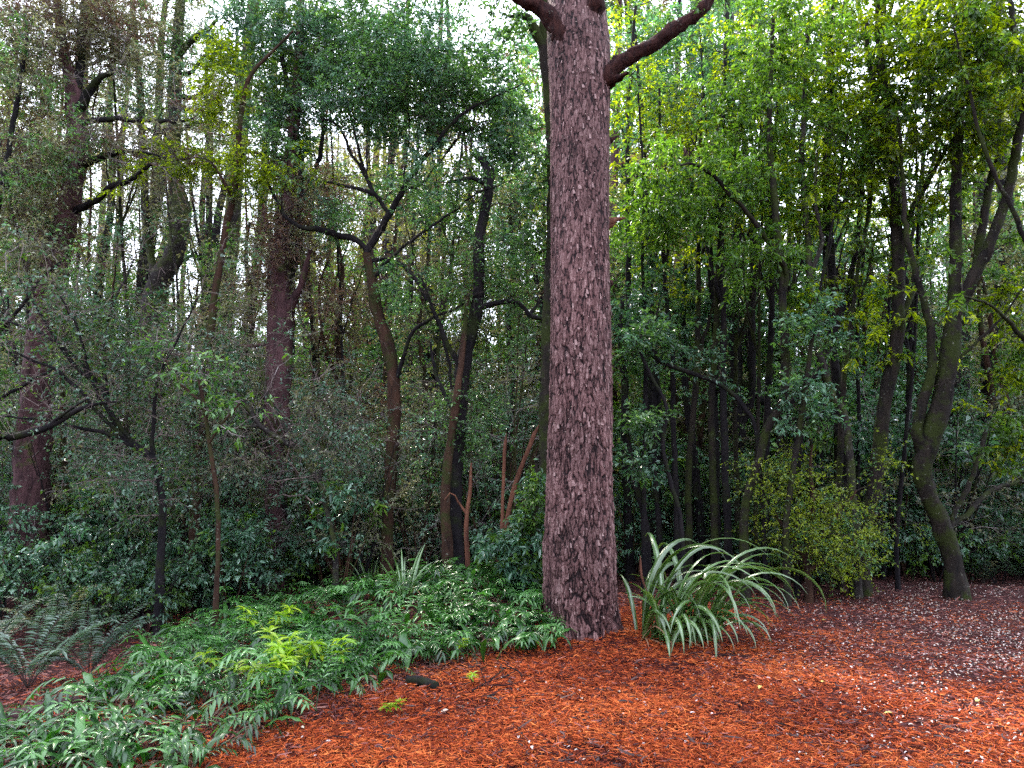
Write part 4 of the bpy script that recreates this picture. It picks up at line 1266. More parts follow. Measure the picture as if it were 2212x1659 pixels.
# ------------------------------------------------------------------ strap leaved plants
def blade(mb, base, az, L, el, arch, w, mat, tw=0.0):
    K = 16
    p = np.array(base, float)
    rows = []
    e = el
    a = az
    for k in range(K):
        h = np.array([math.cos(a), math.sin(a), 0])
        T = h * math.cos(e) + np.array([0, 0, math.sin(e)])
        S = np.array([-math.sin(a), math.cos(a), 0])
        S = S * math.cos(tw * k / K) + np.cross(T, S) * math.sin(tw * k / K)
        N_ = np.cross(S, T)
        s = k / (K - 1)
        ww = w * (0.55 + 0.9 * s if s < 0.4 else 0.91) * (1 - max(0, (s - 0.45) / 0.55) ** 1.6) + 0.0008
        rows += [p + S * ww + N_ * ww * 0.35, p + S * ww * 0.30 , p - S * ww * 0.30, p - S * ww + N_ * ww * 0.35]
        g = float(gh(p[0] + BASE[0], p[1] + BASE[1])) - BASE[2]
        if p[2] < g + 0.02 and e < 0:
            e = e * 0.2
        p = p + T * L / (K - 1)
        e -= arch / (K - 1) * (0.35 + 1.3 * s)
        a += tw * 0.03
    Q, tt = [], []
    for k in range(K - 1):
        for j in range(3):
            q = k * 4 + j
            Q.append([q, q + 1, q + 5, q + 4])
            tt.append((0.30, 0.80, 0.38)[j] + rng.normal(0, 0.05))  # grey-white sheen painted as a paler middle strip
    mb.add(np.array(rows), quads=Q, m=mat, tint=np.array(tt))


BASE = np.zeros(3)


def strap_plant(name, u, v, n, label, L=(0.8, 1.35), cent=((0, 0),), w=(0.012, 0.020), dirs=None, el=(0.9, 1.5), arch=(1.4, 3.2), stalk=False):
    global BASE
    g = G(u, v)
    BASE = g
    root = empty(name, tuple(g), label, 'plant', None)
    for ci, c in enumerate(cent):
        mb = MB()
        for k in range(n // len(cent)):
            az = dirs[0] + rng.uniform(-1, 1) * dirs[1] if dirs and rng.uniform() < dirs[2] else rng.uniform(0, 2 * np.pi)
            r = rng.uniform(0, 0.07 if not stalk else 0.15)
            b = (c[0] + r * math.cos(az), c[1] + r * math.sin(az), float(gh(g[0] + c[0], g[1] + c[1])) - g[2] - 0.02)
            away = 1.0 if not stalk or math.cos(az) > -0.25 else 0.62
            if stalk and k % 3 == 0:           # shorter outer blades hanging to the ground
                blade(mb, b, rng.uniform(-2.2, 0.3), rng.uniform(0.8, 1.25), rng.uniform(0.8, 1.25), rng.uniform(2.2, 3.2), rng.uniform(*w), M['flax'], tw=rng.normal(0, 0.5))
            else:
                blade(mb, b, az, rng.uniform(*L) * away, rng.uniform(*el), rng.uniform(*arch) * away, rng.uniform(*w), M['flax'], tw=rng.normal(0, 0.5))
        mb.build('leaves', root)
    # dead straw-brown blades at the foot
    mb = MB()
    for k in range(max(4, n // 5)):
        c = cent[k % len(cent)]
        blade(mb, (c[0], c[1], 0.02), rng.uniform(0, 6.28), rng.uniform(0.4, 0.8), rng.uniform(0.2, 0.8), rng.uniform(1.0, 2.0), 0.009, M['straw'], tw=rng.normal(0, 0.8))
    mb.build('dead_leaves', root)
    if stalk:
        mb = MB()
        c = cent[0]
        pth = catmull([[c[0] + 0.14, -0.12, 0.1], [c[0] + 0.06, -0.16, 0.4], [c[0] - 0.02, -0.17, 0.62], [c[0] - 0.03, -0.17, 0.82]], 12)
        tubes(mb, pth[None], np.array([[0.006] * 7 + [0.009, 0.011, 0.012, 0.010, 0.004]]), 7, M['bark_orange'])
        mb.build('flower_stalk', root)
    return root


M['straw'] = tint_mat('straw', [(0.10, 0.05, 0.03), (0.18, 0.09, 0.05), (0.28, 0.16, 0.09)], rough=0.6)
strap_plant('strap_leaved_plant', 1450, 1384, 88, 'large clump of arching pale green strap leaves right of the red trunk foot', cent=((-0.28, 0.0), (-0.05, -0.05), (0.16, 0.05), (0.34, 0.1)),
            L=(1.05, 1.8), dirs=(-0.1, 0.9, 0.35), stalk=True, w=(0.024, 0.036), el=(1.3, 1.57), arch=(2.3, 3.6))
strap_plant('strap_leaved_plant', 872, 1292, 14, 'upright pale tuft of strap leaves against the foot of the crooked brown tree', L=(0.45, 0.75), el=(1.35, 1.55), arch=(0.3, 1.6), w=(0.015, 0.02))
strap_plant('strap_leaved_plant', 800, 1290, 34, 'fine arching strap leaved tuft left of the crooked brown tree', L=(0.6, 1.0), w=(0.006, 0.009), arch=(1.6, 2.8), el=(1.0, 1.4))
strap_plant('strap_leaved_plant', 1660, 1240, 18, 'small shaded strap leaved plant beside the yellow green bush', L=(0.4, 0.75), w=(0.010, 0.015))


# ------------------------------------------------------------------ lime whorled seedlings
def lime_plant(u, v, hs, label, mat='fern_lime', size=(0.10, 0.15), spread=0.14):
    g = G(u, v)
    root = empty('lime_seedling', tuple(g), label, 'seedling')
    for h in hs:
        mb = MB()
        x, y = rng.normal(0, spread), rng.normal(0, spread * 0.6)
        pth = catmull([[x * 0.5, y * 0.5, -0.03], [x * 0.8, y, h * 0.5], [x, y, h]], 7)
        tubes(mb, pth[None], np.linspace(0.004, 0.002, 7)[None], 5, M['twig_dark'])
        for lv, q in enumerate((1.0, 0.86, 0.7)):
            n = 9 if lv == 0 else 7
            az = np.arange(n) * 2 * np.pi / n + rng.uniform(0, 6)
            d = np.stack([np.cos(az), np.sin(az), rng.uniform(-0.25, 0.6, n)], -1)
            leaves6(mb, np.repeat((pth[-1] * q)[None], n, 0), d, rng.uniform(*size, n), 0.24, M[mat], rng.uniform(0.2, 1, n), up=2)
        mb.build('shoot', root)


lime_plant(650, 1480, (0.38, 0.34, 0.30, 0.26, 0.36, 0.32), 'largest bright lime whorled seedling in the middle of the fern drift')
lime_plant(610, 1510, (0.28, 0.24, 0.26), 'bright lime seedling just in front of the largest one')
lime_plant(520, 1500, (0.30, 0.26), 'yellow lime seedling at the left of the lime group', size=(0.08, 0.12))
lime_plant(560, 1400, (0.36, 0.30, 0.36), 'lime green seedling standing at the back left of the lime group')
lime_plant(725, 1480, (0.34, 0.30), 'small lime seedling right of the largest one')
lime_plant(990, 1430, (0.20,), 'tiny lime seedling near the right end of the drift', size=(0.06, 0.09))
lime_plant(1015, 1485, (0.10,), 'tiny lime seedling on the red needles beside the sticks', size=(0.04, 0.07), spread=0.02)
lime_plant(820, 1550, (0.10, 0.08), 'pale yellow green sprig on the needles under the ferns', size=(0.05, 0.07), spread=0.1)


# ------------------------------------------------------------------ wood lying on the ground
def lying(name, label, cat, pts, r, mat, sides=9, lift=0.0, rough=0.06, twigs=()):
    W = []
    for (u, v), rr in zip(pts, r):
        g = G(u, v)
        W.append([g[0], g[1], g[2] + rr * 0.7 + lift, rr])
    W = np.array(W)
    R = catmull(W, max(8, len(W) * 5))
    org = R[0, :3].copy()
    mb = MB()
    tubes(mb, R[None, :, :3], R[None, :, 3], sides, mat, rough=rough)
    # closed, slightly broken ends
    for e, o_ in ((0, 1), (-1, -2)):
        d = unit(R[e, :3] - R[o_, :3])
        c = R[e]
        tubes(mb, np.array([[c[:3], c[:3] + d * c[3] * 0.25]]), np.array([[c[3], 0.001]]), sides, mat)
    for tw in twigs:
        w = []
        for (u, v), rr in zip(tw[0], tw[1]):
            g = G(u, v)
            w.append([g[0], g[1], g[2] + rr + lift + 0.01, rr])
        q = catmull(w, 10)
        tubes(mb, q[None, :, :3], q[None, :, 3], 6, mat, rough=rough)
    o = mb.build(name, None, org)
    tag(o, label, cat)


lying('fallen_log', 'dark purple fallen log at the left edge in the hollow', 'log', [(-60, 1592), (0, 1570), (60, 1552), (120, 1532), (165, 1522)], [0.05, 0.048, 0.045, 0.04, 0.035], M['bark_purple'])
lying('short_log', 'short dark broken log at the fern edge left of the sticks', 'log', [(880, 1478), (910, 1482), (942, 1492)], [0.035, 0.037, 0.033], M['bark_dark'], lift=0.01)
lying('stick', 'reddish bent stick poking out behind the ferns at left', 'stick', [(338, 1352), (352, 1345), (372, 1362), (386, 1382)], [0.010, 0.013, 0.016, 0.018], M['bark_orange'], lift=0.03)
lying('stick', 'thin dark stick lying across the front ferns at left', 'stick', [(360, 1545), (400, 1552), (450, 1566)], [0.006, 0.008, 0.007], M['bark_dark'], lift=0.05)
lying('fallen_twig', 'dark forked twig on the red needles left of the big trunk', 'twig', [(1020, 1500), (1060, 1478), (1105, 1462), (1130, 1430)], [0.007, 0.007, 0.006, 0.004], M['bark_dark'], lift=0.02,
      twigs=[([(1060, 1478), (1095, 1448), (1085, 1440)], (0.005, 0.004, 0.002)), ([(1040, 1490), (1095, 1490), (1130, 1480)], (0.005, 0.004, 0.002)), ([(1050, 1484), (1040, 1460), (1050, 1448)], (0.004, 0.003, 0.002)), ([(1095, 1448), (1120, 1460), (1128, 1470)], (0.006, 0.005, 0.004))])
lying('fallen_twig', 'dark spiky twig lying in front of the forked one', 'twig', [(1040, 1512), (1065, 1507), (1085, 1496), (1100, 1500)], [0.012, 0.012, 0.008, 0.004], M['bark_dark'], lift=0.01,
      twigs=[([(1065, 1507), (1075, 1522)], (0.005, 0.002)), ([(1055, 1510), (1050, 1525)], (0.005, 0.002)), ([(1075, 1500), (1110, 1494), (1130, 1502)], (0.005, 0.004, 0.002))])
lying('bark_piece', 'dark curled bark piece near the bottom centre on the needles', 'bark', [(1080, 1618), (1105, 1628), (1128, 1648)], [0.010, 0.012, 0.006], M['bark_dark'])
lying('bark_piece', 'dark thin bark piece right of the curled one', 'bark', [(1112, 1605), (1130, 1615), (1146, 1640)], [0.006, 0.010, 0.006], M['bark_dark'])
lying('bark_piece', 'small black chunk of bark at the bottom left of the needles', 'bark', [(822, 1656), (845, 1646), (868, 1642)], [0.014, 0.02, 0.008], M['bark_dark'])
lying('fallen_twig', 'long dark curved twig trailing right of the big trunk under the strap leaves', 'twig', [(1500, 1425), (1560, 1418), (1620, 1405), (1700, 1392)], [0.003, 0.004, 0.004, 0.002], M['bark_dark'], lift=0.01)
for k, (u, v, c, lab) in enumerate([(1260, 1502, 2, 'white oval leaf lying alone on the needles below the red trunk'), (975, 1543, 1, 'cream forked leaf on the needles at lower left'), (1345, 1504, 1, 'cream narrow leaf right of the white oval leaf'),
                                   (1650, 1490, 3, 'yellow green fallen leaf at right of centre on the path'), (1780, 1482, 3, 'pale yellow fallen leaf on the path at right'), (1497, 1550, 2, 'pale round leaf on the needles at lower right'),
                                   (2120, 1520, 3, 'yellow fallen leaf near the right border'), (1935, 1550, 3, 'small yellow leaf on the darker path at right'), (1780, 1345, 3, 'yellowish leaf at the shaded edge beyond the strap leaves'), (2080, 1565, 1, 'cream leaf low at the right border')]):
    g = G(u, v)
    mb = MB()
    a = rng.uniform(0, 6.28)
    leaves6(mb, np.array([[-0.02, 0, 0.03]]), np.array([[math.cos(a), math.sin(a), 0.05]]), np.array([0.06]), 0.5, M['petal'], np.array([(0.0, 0.33, 0.66, 1.0)[c]]), up=6)
    tag(mb.build('fallen_leaf', None, (0, 0, 0)), lab, 'leaf').location = tuple(g)

def slender(n, ur, Yr, fan, group, word, mats, leafs, rad, vb=(1090, 1180), vt=(-80, 260), blobn=(10, 22), lsize=0.07, seed=0):
    for k in range(n):
        u0 = ur[0] + (ur[1] - ur[0]) * (k + rng.uniform(0.1, 0.9)) / n
        Y = rng.uniform(*Yr)
        v1 = rng.uniform(*vt)
        lean = (u0 - fan[0]) * fan[1] + rng.normal(0, 45)
        nn = 6
        wob = np.cumsum(rng.normal(0, 9, nn))
        v0 = rng.uniform(*vb)
        pts = []
        r = rng.uniform(*rad)
        for i in range(nn):
            t = i / (nn - 1)
            pts.append((u0 + lean * t ** 1.4 + wob[i], v0 + (v1 - v0) * t, r * (1 - 0.65 * t)))
        lb = []
        for _ in range(int(rng.integers(1, 4))):
            a = int(rng.integers(2, 4))
            sgn = rng.choice([-1, 1])
            q = pts[a]
            ln = rng.uniform(150, 330)
            lb.append(([(q[0], q[1], q[2] * 0.7), (q[0] + sgn * 30, q[1] - ln * 0.4, q[2] * 0.55), (q[0] + sgn * rng.uniform(40, 90), q[1] - ln, q[2] * 0.3)], rng.uniform(-0.4, 0.4)))
        bl = [(pts[-1][0], pts[-1][1] + 60, 75, 90, int(rng.integers(*blobn)), 0.8), (pts[-2][0], pts[-2][1], 70, 80, int(rng.integers(*blobn)) // 2, 0.7), (pts[-3][0], pts[-3][1], 60, 60, 5, 0.6)]
        lf = leafs[int(rng.integers(len(leafs)))]
        tree('slender_tree', word, 'tree', Y, pts, mats[int(rng.integers(len(mats)))], limbs=lb, blobs=bl, leaf=lf, twig='twig_dark', ntwig=6, nleaf=8, lsize=lsize, tlen=0.3, sides=7, group=group, flat=0.4)


FULL, SPREAD = 1.1, 1.4
slender(25, (1350, 1960), (9.9, 13.0), (1500, 0.30), 'slender dark trees at right', 'slender dark tree', (BD, BD, BM), ('leaf_mid', 'leaf_yellow', 'leaf_yellow', 'leaf_dark'), (4.0, 9), blobn=(6, 14))
slender(20, (-20, 930), (10.6, 15.0), (700, 0.05), 'slender dark trees at left', 'slender dark tree', (BD, BB, BM, BL), ('leaf_olive', 'leaf_dark', 'leaf_olive', 'leaf_blue'), (3.5, 8), vt=(-60, 420), blobn=(9, 18), lsize=0.055)
# SECTION-BACKGROUND
# ------------------------------------------------------------------ prototypes that are copied
HIDE = []


def proto_tree(name, H, r0, targets, bark, leaf, twig, lean=0.06, stems=1, lmats=None, ntwig=6, nleaf=9, lsize=0.12, lwidth=0.42, tlen=0.5, rmax=0.03, flat=0.5, sides=8,
               leafy=1.0, K=5, spread=0.3, sag=0.2, tint=(0.45, 0.22), near=False):
    root = empty(name, (0, 0, 0))
    nodes, rads = [], []
    mb = MB()
    for s in range(stems):
        a = rng.uniform(0, 2 * np.pi)
        n = 9
        z = np.linspace(-0.15, H * rng.uniform(0.75, 1.0) if stems > 1 else H, n)
        off = np.cumsum(rng.normal(0, lean * H / n, (n, 2)), axis=0)
        out = (np.linspace(0, 1, n) ** 1.1)[:, None] * np.array([[math.cos(a), math.sin(a)]]) * (spread * H if stems > 1 else 0)
        pts = np.column_stack([off + out, z, r0 * np.linspace(1.15, 0.2, n) ** 0.9])
        R = catmull(pts, max(10, int(H / 0.35)))
        R[:, 3] = np.maximum(R[:, 3], 0.003)
        tubes(mb, R[None, :, :3], R[None, :, 3], sides, bark, rough=0.04)
        nodes += [q[:3] for q in R[2:]]
        rads += [q[3] for q in R[2:]]
    mb.build('trunk' if H > 4 else 'stems', root)
    paths, radii = grow(nodes, rads, targets, K=K, rmax=rmax, sag=sag)
    m3 = MB()
    tubes(m3, paths, radii, 4, M[twig], tint=0.4)
    foliage(m3, paths, radii, M[leaf], M[twig], ntwig, nleaf, lsize, lwidth, tlen, lmats=lmats, flat=flat, leafy=leafy, tint=tint, near=near)
    m3.build('crown' if H > 4 else 'foliage', root, smooth=False)
    note_kids(root)
    return root


def ell(n, c, r, pw=0.45):
    x = unit(rng.normal(size=(n, 3))) * (rng.uniform(0, 1, (n, 1)) ** pw)
    return np.array(c) + x * np.array(r)


def cat_ell(*a):
    return np.concatenate([ell(*q) for q in a])


PLACED = {}


def place(proto, x, y, label, cat, group, s=1.0, rz=None, tilt=0.0):
    first = proto.name not in PLACED
    o = proto if first else copy_tree(proto)
    PLACED[proto.name] = True
    o.location = (x, y, float(gh(x, y)))
    o.rotation_euler = (rng.normal(0, tilt), rng.normal(0, tilt), rng.uniform(0, 6.283) if rz is None else rz)
    o.scale = (s, s, s * rng.uniform(0.9, 1.1))
    tag(o, label, cat, group)
    return o


def at_u(u, y):
    return (u - 1106.0) / FPX * y / CP      # sideways place of a picture column at a distance


# tall dense trees
A = [proto_tree('leafy_tree', 15, 0.20, cat_ell((40, (0.5, 0, 6), (2.6, 2.6, 2.4)), (60, (0, 0, 10.5), (3.0, 3.0, 3.6)), (30, (-0.6, 0.4, 13.5), (1.8, 1.8, 2.4))), BD, lf, 'twig_dark', lmats=lm,
                ntwig=11, nleaf=12, lsize=0.13, tlen=0.75, rmax=0.05) for lf, lm in (('leaf_mid', (M['leaf_sun_tinted'], 0.4)), ('leaf_yellow', (M['leaf_sun_tinted'], 0.45)), ('leaf_dark', (M['leaf_blue'], 0.4)))]
A4 = [proto_tree('sunlit_tree', 14, 0.13, cat_ell((46, (0, 0, 6), (2.4, 2.4, 3.2)), (46, (0, 0, 10.5), (2.6, 2.6, 3.2))), BD, lf, 'twig_grey', lmats=lm, ntwig=10, nleaf=9, lsize=0.10, tlen=0.7, rmax=0.04)
      for lf, lm in (('leaf_sun_tinted', (M['leaf_olive'], 0.5)), ('leaf_sun_tinted', (M['leaf_brown'], 0.4)))]  # these crowns get their sunlit yellow from the leaf colour too
# lower bushy trees
B = [proto_tree('bushy_tree', 6.5, 0.07, cat_ell((50, (0, 0, 2.4), (1.7, 1.7, 1.9)), (60, (0.2, 0, 4.7), (1.8, 1.8, 2.0))), BB if k else BD, lf, 'twig_dark', lmats=lm, stems=3,
                ntwig=9, nleaf=11, lsize=0.085, tlen=0.5, spread=0.12) for k, (lf, lm) in enumerate((('leaf_dark', (M['leaf_mid'], 0.4)), ('leaf_olive', (M['leaf_dark'], 0.45)), ('leaf_blue', (M['leaf_dark'], 0.5))))]
A5 = [proto_tree('airy_tree', 14, 0.15, cat_ell((40, (0, 0, 6.5), (3.0, 3.0, 3.4)), (46, (0, 0, 11), (2.8, 2.8, 3.2))), BD, lf, 'twig_grey', lmats=lm, ntwig=10, nleaf=9, lsize=0.075, lwidth=0.32, tlen=0.7, rmax=0.05, sag=0.05)
      for lf, lm in (('leaf_olive', (M['leaf_brown'], 0.45)), ('leaf_dark', (M['leaf_olive'], 0.5)))]
# bare poles with a high thin crown
Cc = [proto_tree('pole_tree', 17, 0.17, cat_ell((26, (0, 0, 14), (2.4, 2.4, 3)), (10, (0.3, 0, 8), (1.6, 1.6, 4))), (BP, BL, BD)[k], ('leaf_olive', 'leaf_olive', 'leaf_dark')[k], 'twig_grey', lmats=(M['leaf_brown'], 0.3),
                 ntwig=9, nleaf=9, lsize=0.10, lwidth=0.35, tlen=0.7, lean=0.05) for k in range(3)]
# thicket shrubs
S1 = [proto_tree('thicket_shrub', 2.6, 0.016, ell(44, (0, 0, 1.5), (1.1, 1.1, 1.3)), BD, lf, tw, stems=7, lmats=lm, ntwig=9, nleaf=nl, lsize=0.055, lwidth=0.5, tlen=0.32, spread=0.3, sides=5, rmax=0.008, leafy=0.9)
      for lf, lm, tw, nl in (('leaf_dark', (M['leaf_blue'], 0.4), 'twig_dark', 8), ('leaf_olive', (M['leaf_dark'], 0.4), 'twig_brown', 8), ('leaf_blue', (M['leaf_olive'], 0.5), 'twig_grey', 8))]
S2 = [proto_tree('bare_shrub', 3.2, 0.016, ell(50, (0, 0, 1.9), (1.2, 1.2, 1.5)), BB, 'leaf_olive', 'twig_grey', stems=8, lmats=(M['leaf_blue'], 0.5), ntwig=9, nleaf=5, lsize=0.04, lwidth=0.5, tlen=0.42, spread=0.28, sides=5, rmax=0.008)
      for _ in range(2)]
S3 = [proto_tree('low_shrub', 0.9, 0.008, ell(34, (0, 0, 0.5), (0.55, 0.55, 0.45)), BD, lf, 'twig_dark', stems=6, lmats=lm, ntwig=6, nleaf=7, lsize=0.05, lwidth=0.5, tlen=0.18, spread=0.5, sides=5, rmax=0.005, near=True)
      for lf, lm in (('leaf_dark', (M['leaf_blue'], 0.5)), ('leaf_blue', (M['leaf_mid'], 0.3)))]
S4 = [proto_tree('glossy_sapling', 1.5, 0.010, ell(22, (0, 0, 0.95), (0.5, 0.5, 0.6)), BB, 'leaf_blue', 'twig_dark', stems=4, lmats=(M['leaf_mid'], 0.3), ntwig=4, nleaf=8, lsize=0.085, lwidth=0.4, tlen=0.2, spread=0.3, sides=5, rmax=0.006, near=True)]


def frond(mb, base, az, L, el, arch, mat, n=20, pl=0.16, pw=0.2, stemmat=None, tint=0.5, bare=0.18, lobes=False):
    K = 14
    pts = np.zeros((K, 3))
    p = np.array(base, float)
    e = el
    h = np.array([math.cos(az), math.sin(az), 0])
    for k in range(K):
        pts[k] = p
        p = p + (h * math.cos(e) + np.array([0, 0, math.sin(e)])) * L / (K - 1)
        e -= arch / (K - 1) * (0.5 + k / K)
        az += rng.normal(0, 0.015)
        h = np.array([math.cos(az), math.sin(az), 0])
    tubes(mb, pts[None], np.linspace(0.004, 0.0012, K)[None] * (L / 0.8) ** 0.5, 3, stemmat or mat, tint=0.3)
    s = np.linspace(bare, 0.985, n)
    x = s * (K - 1)
    k0 = np.minimum(x.astype(int), K - 2)
    f = (x - k0)[:, None]
    c = pts[k0] * (1 - f) + pts[k0 + 1] * f
    T = unit(pts[k0 + 1] - pts[k0])
    S = unit(np.cross(T, np.array([0, 0, 1.0])))
    prof = np.sin(np.pi * np.clip((s - bare) / (1 - bare) * 0.82 + 0.18, 0, 1)) ** 0.7 if not lobes else np.clip(1.15 - 0.5 * np.abs((s - bare) / (1 - bare) - 0.4), 0.4, 1)
    for sg in (-1, 1):
        d = S * sg + T * (0.35 if not lobes else 0.9) + np.array([0, 0, -0.12]) + rng.normal(0, 0.06, (n, 3))
        Ls = pl * prof * rng.uniform(0.9, 1.1, n)
        (leaves6 if lobes else leaves)(mb, c, d, Ls, pw, mat, np.clip(tint + rng.normal(0, 0.12, n), 0, 1), up=3.0)
    leaves6(mb, pts[-2:-1], T[-1:], np.array([pl * 0.9]), pw * 1.1, mat, np.array([tint]), up=3.0)


def proto_fern(kind):
    root_mb = MB()
    if kind == 'strap':            # low glossy lobed fern
        for k in range(int(rng.integers(9, 14))):
            az = k * 2.4 + rng.normal(0, 0.3)
            b = np.array([rng.normal(0, 0.06), rng.normal(0, 0.06), 0.0])
            if rng.uniform() < 0.35:           # an undivided wavy strap
                L = rng.uniform(0.22, 0.38)
                el, w = rng.uniform(0.9, 1.4), rng.uniform(0.014, 0.022)
                arch = rng.uniform(1.6, 2.8)
                p, rows, e, kk = b.copy(), [], el, 12
                for q in range(kk):
                    h = np.array([math.cos(az), math.sin(az), 0])
                    T = h * math.cos(e) + np.array([0, 0, math.sin(e)])
                    S = np.array([-math.sin(az), math.cos(az), 0])
                    N_ = np.cross(S, T)
                    t = q / (kk - 1)
                    ww = w * (0.15 + 1.0 * min(1, t * 3)) * (1 - max(0, t - 0.6) * 2.3) + 0.0006
                    wave = 0.006 * math.sin(q * 2.2 + az)
                    rows += [p + S * ww + N_ * (ww * 0.3 + wave), p - N_ * 0.001, p - S * ww + N_ * (ww * 0.3 - wave)]
                    p = p + T * L / (kk - 1)
                    e -= arch / (kk - 1) * (0.5 + t)
                Q = [[3 * q + j, 3 * q + j + 1, 3 * q + j + 4, 3 * q + j + 3] for q in range(kk - 1) for j in (0, 1)]
                root_mb.add(np.array(rows), quads=Q, m=M['fern'], tint=np.clip(rng.uniform(0.15, 0.9) + rng.normal(0, 0.03, len(Q)), 0, 1))
            else:
                frond(root_mb, b, az, rng.uniform(0.26, 0.44), rng.uniform(1.0, 1.5), rng.uniform(1.5, 2.7), M['fern'], n=int(rng.integers(5, 9)), pl=rng.uniform(0.05, 0.085), pw=rng.uniform(0.20, 0.27),
                      tint=rng.uniform(0.1, 0.95), bare=0.38, lobes=True)
        for k in range(int(rng.integers(0, 3))):       # a dead brown frond or two
            frond(root_mb, (0, 0, 0), rng.uniform(0, 6.28), rng.uniform(0.2, 0.34), rng.uniform(0.5, 1.0), rng.uniform(1.5, 2.4), M['leaf_brown'], n=5, pl=0.05, pw=0.22, tint=rng.uniform(0.3, 0.9), bare=0.3, lobes=True)
        o = root_mb.build('low_fern', smooth=True)
    elif kind == 'big':
        for k in range(9):
            az = k * 2.4 + rng.normal(0, 0.25)
            frond(root_mb, (0, 0, 0), az, rng.uniform(0.7, 1.1), rng.uniform(0.9, 1.35), rng.uniform(1.0, 1.8), M['frond_grey'] if rng.uniform() < 0.8 else M['leaf_olive'], n=30, pl=0.13, pw=0.2, tint=rng.uniform(0.3, 0.9), stemmat=M['twig_dark'])
        o = root_mb.build('fern', smooth=True)
    return o


F1 = [proto_fern('strap') for _ in range(9)]
F2 = [proto_fern('big') for _ in range(3)]


def inpoly(u, v, poly):
    c = False
    j = len(poly) - 1
    for i in range(len(poly)):
        if (poly[i][1] > v) != (poly[j][1] > v) and u < (poly[j][0] - poly[i][0]) * (v - poly[i][1]) / (poly[j][1] - poly[i][1]) + poly[i][0]:
            c = not c
        j = i
    return c


def fill(protos, poly, n, gap, label, cat, group, s=(0.8, 1.5), sink=0.0, tries=6000):
    """spread copies over the ground seen inside an outline, keeping them apart"""
    us = [p[0] for p in poly]
    vs = [p[1] for p in poly]
    pts = []
    for _ in range(tries):
        if len(pts) >= n:
            break
        u, v = rng.uniform(min(us), max(us)), rng.uniform(min(vs), max(vs))
        if not inpoly(u, v, poly):
            continue
        g = G(u, v)
        if any(math.hypot(g[0] - q[0], g[1] - q[1]) < gap for q in pts):
            continue
        pts.append(g)
    for g in pts:
        place(protos[int(rng.integers(len(protos)))], g[0], g[1], label, cat, group, s=rng.uniform(*s), tilt=0.08)
    return pts


# the drift of glossy low ferns
fill(F1, [(-60, 1590), (60, 1570), (180, 1610), (290, 1595), (330, 1630), (390, 1625), (410, 1690), (-60, 1700)], 17, 0.21, 'low glossy fern in the bottom left corner of the picture', 'fern', 'ferns of the bottom left corner')
fill(F1, [(160, 1545), (290, 1480), (370, 1400), (560, 1400), (820, 1400), (940, 1420), (810, 1480), (680, 1530), (580, 1585), (500, 1550), (300, 1545)], 62, 0.22, 'low glossy lobed fern along the front edge of the drift above the red needles', 'fern', 'ferns on the front edge of the drift')
fill(F1, [(400, 1400), (500, 1340), (720, 1300), (950, 1290), (960, 1440), (820, 1420), (560, 1400)], 62, 0.25, 'low glossy fern in the middle of the green drift behind the front ferns', 'fern', 'ferns in the middle of the drift')
fill(F1, [(950, 1280), (1150, 1250), (1180, 1290), (1215, 1350), (1195, 1390), (1120, 1410), (960, 1440)], 50, 0.21, 'low glossy fern crowding the left foot of the massive red trunk', 'fern', 'ferns at the foot of the red trunk')
fill(F1, [(620, 1290), (1000, 1225), (1150, 1225), (1150, 1260), (950, 1290), (700, 1310)], 40, 0.3, 'low fern at the back of the drift under the crooked brown tree', 'fern', 'ferns at the back of the drift', s=(1.0, 1.4))
for _u, _v, _s in ((1172, 1398, 1.15), (1205, 1392, 1.0), (1145, 1404, 1.1), (1120, 1385, 1.25), (1165, 1370, 1.3), (1090, 1400, 1.1), (1195, 1372, 1.2)):
    _g = G(_u, _v)
    place(F1[int(_s * 100) % 9], _g[0], _g[1], 'low glossy fern crowding the left foot of the massive red trunk', 'fern', 'ferns at the foot of the red trunk', s=_s)
# feathery ferns
for k, (u, v, s_, lab) in enumerate([(60, 1490, 0.85, 'large feathery grey green fern leaning in the hollow at the left edge'), (190, 1470, 0.75, 'arching feathery fern with a yellow frond right of the hollow'),
                                    (120, 1400, 0.9, 'feathery fern with long dark stalks behind the hollow'), (-20, 1420, 0.9, 'feathery fern cut by the left border above the fallen log'),
                                    (1020, 1250, 0.7, 'pale feathery fern half hidden behind the drift near the dark tree'), (700, 1240, 0.9, 'grey feathery fern behind the drift left of the crooked tree')]):
    g = G(u, v)
    place(F2[k % 3], g[0], g[1], lab, 'fern', 'feathery ferns', s=s_)

# low leafy shrubs
fill(S3, [(260, 1380), (330, 1300), (600, 1230), (800, 1215), (1160, 1190), (1160, 1235), (900, 1265), (620, 1300), (420, 1350)], 44, 0.42, 'low leafy shrub of small dark leaves behind the fern drift', 'shrub', 'low shrubs behind the fern drift')
fill(S3, [(-40, 1250), (300, 1200), (330, 1300), (200, 1370), (-40, 1330)], 16, 0.5, 'low dark shrub around the bare hollow at far left', 'shrub', 'low shrubs around the hollow')
fill(S3 + F2[:1], [(1340, 1215), (1640, 1200), (1900, 1215), (2260, 1200), (2260, 1232), (1960, 1240), (1700, 1262), (1600, 1240), (1340, 1260)], 44, 0.45, 'low plant in the deep shade between the trunks right of the strap leaves', 'shrub', 'low plants in the shade at right')
fill(S4, [(640, 1270), (1160, 1210), (1160, 1260), (700, 1300)], 9, 0.6, 'glossy leaved sapling poking out of the drift left of the red trunk', 'sapling', 'glossy saplings in the drift')

# thicket: shrubs one behind another
def not_gap(x, y):
    return not 905 < 1106 + FPX * x / y * CP < 1185


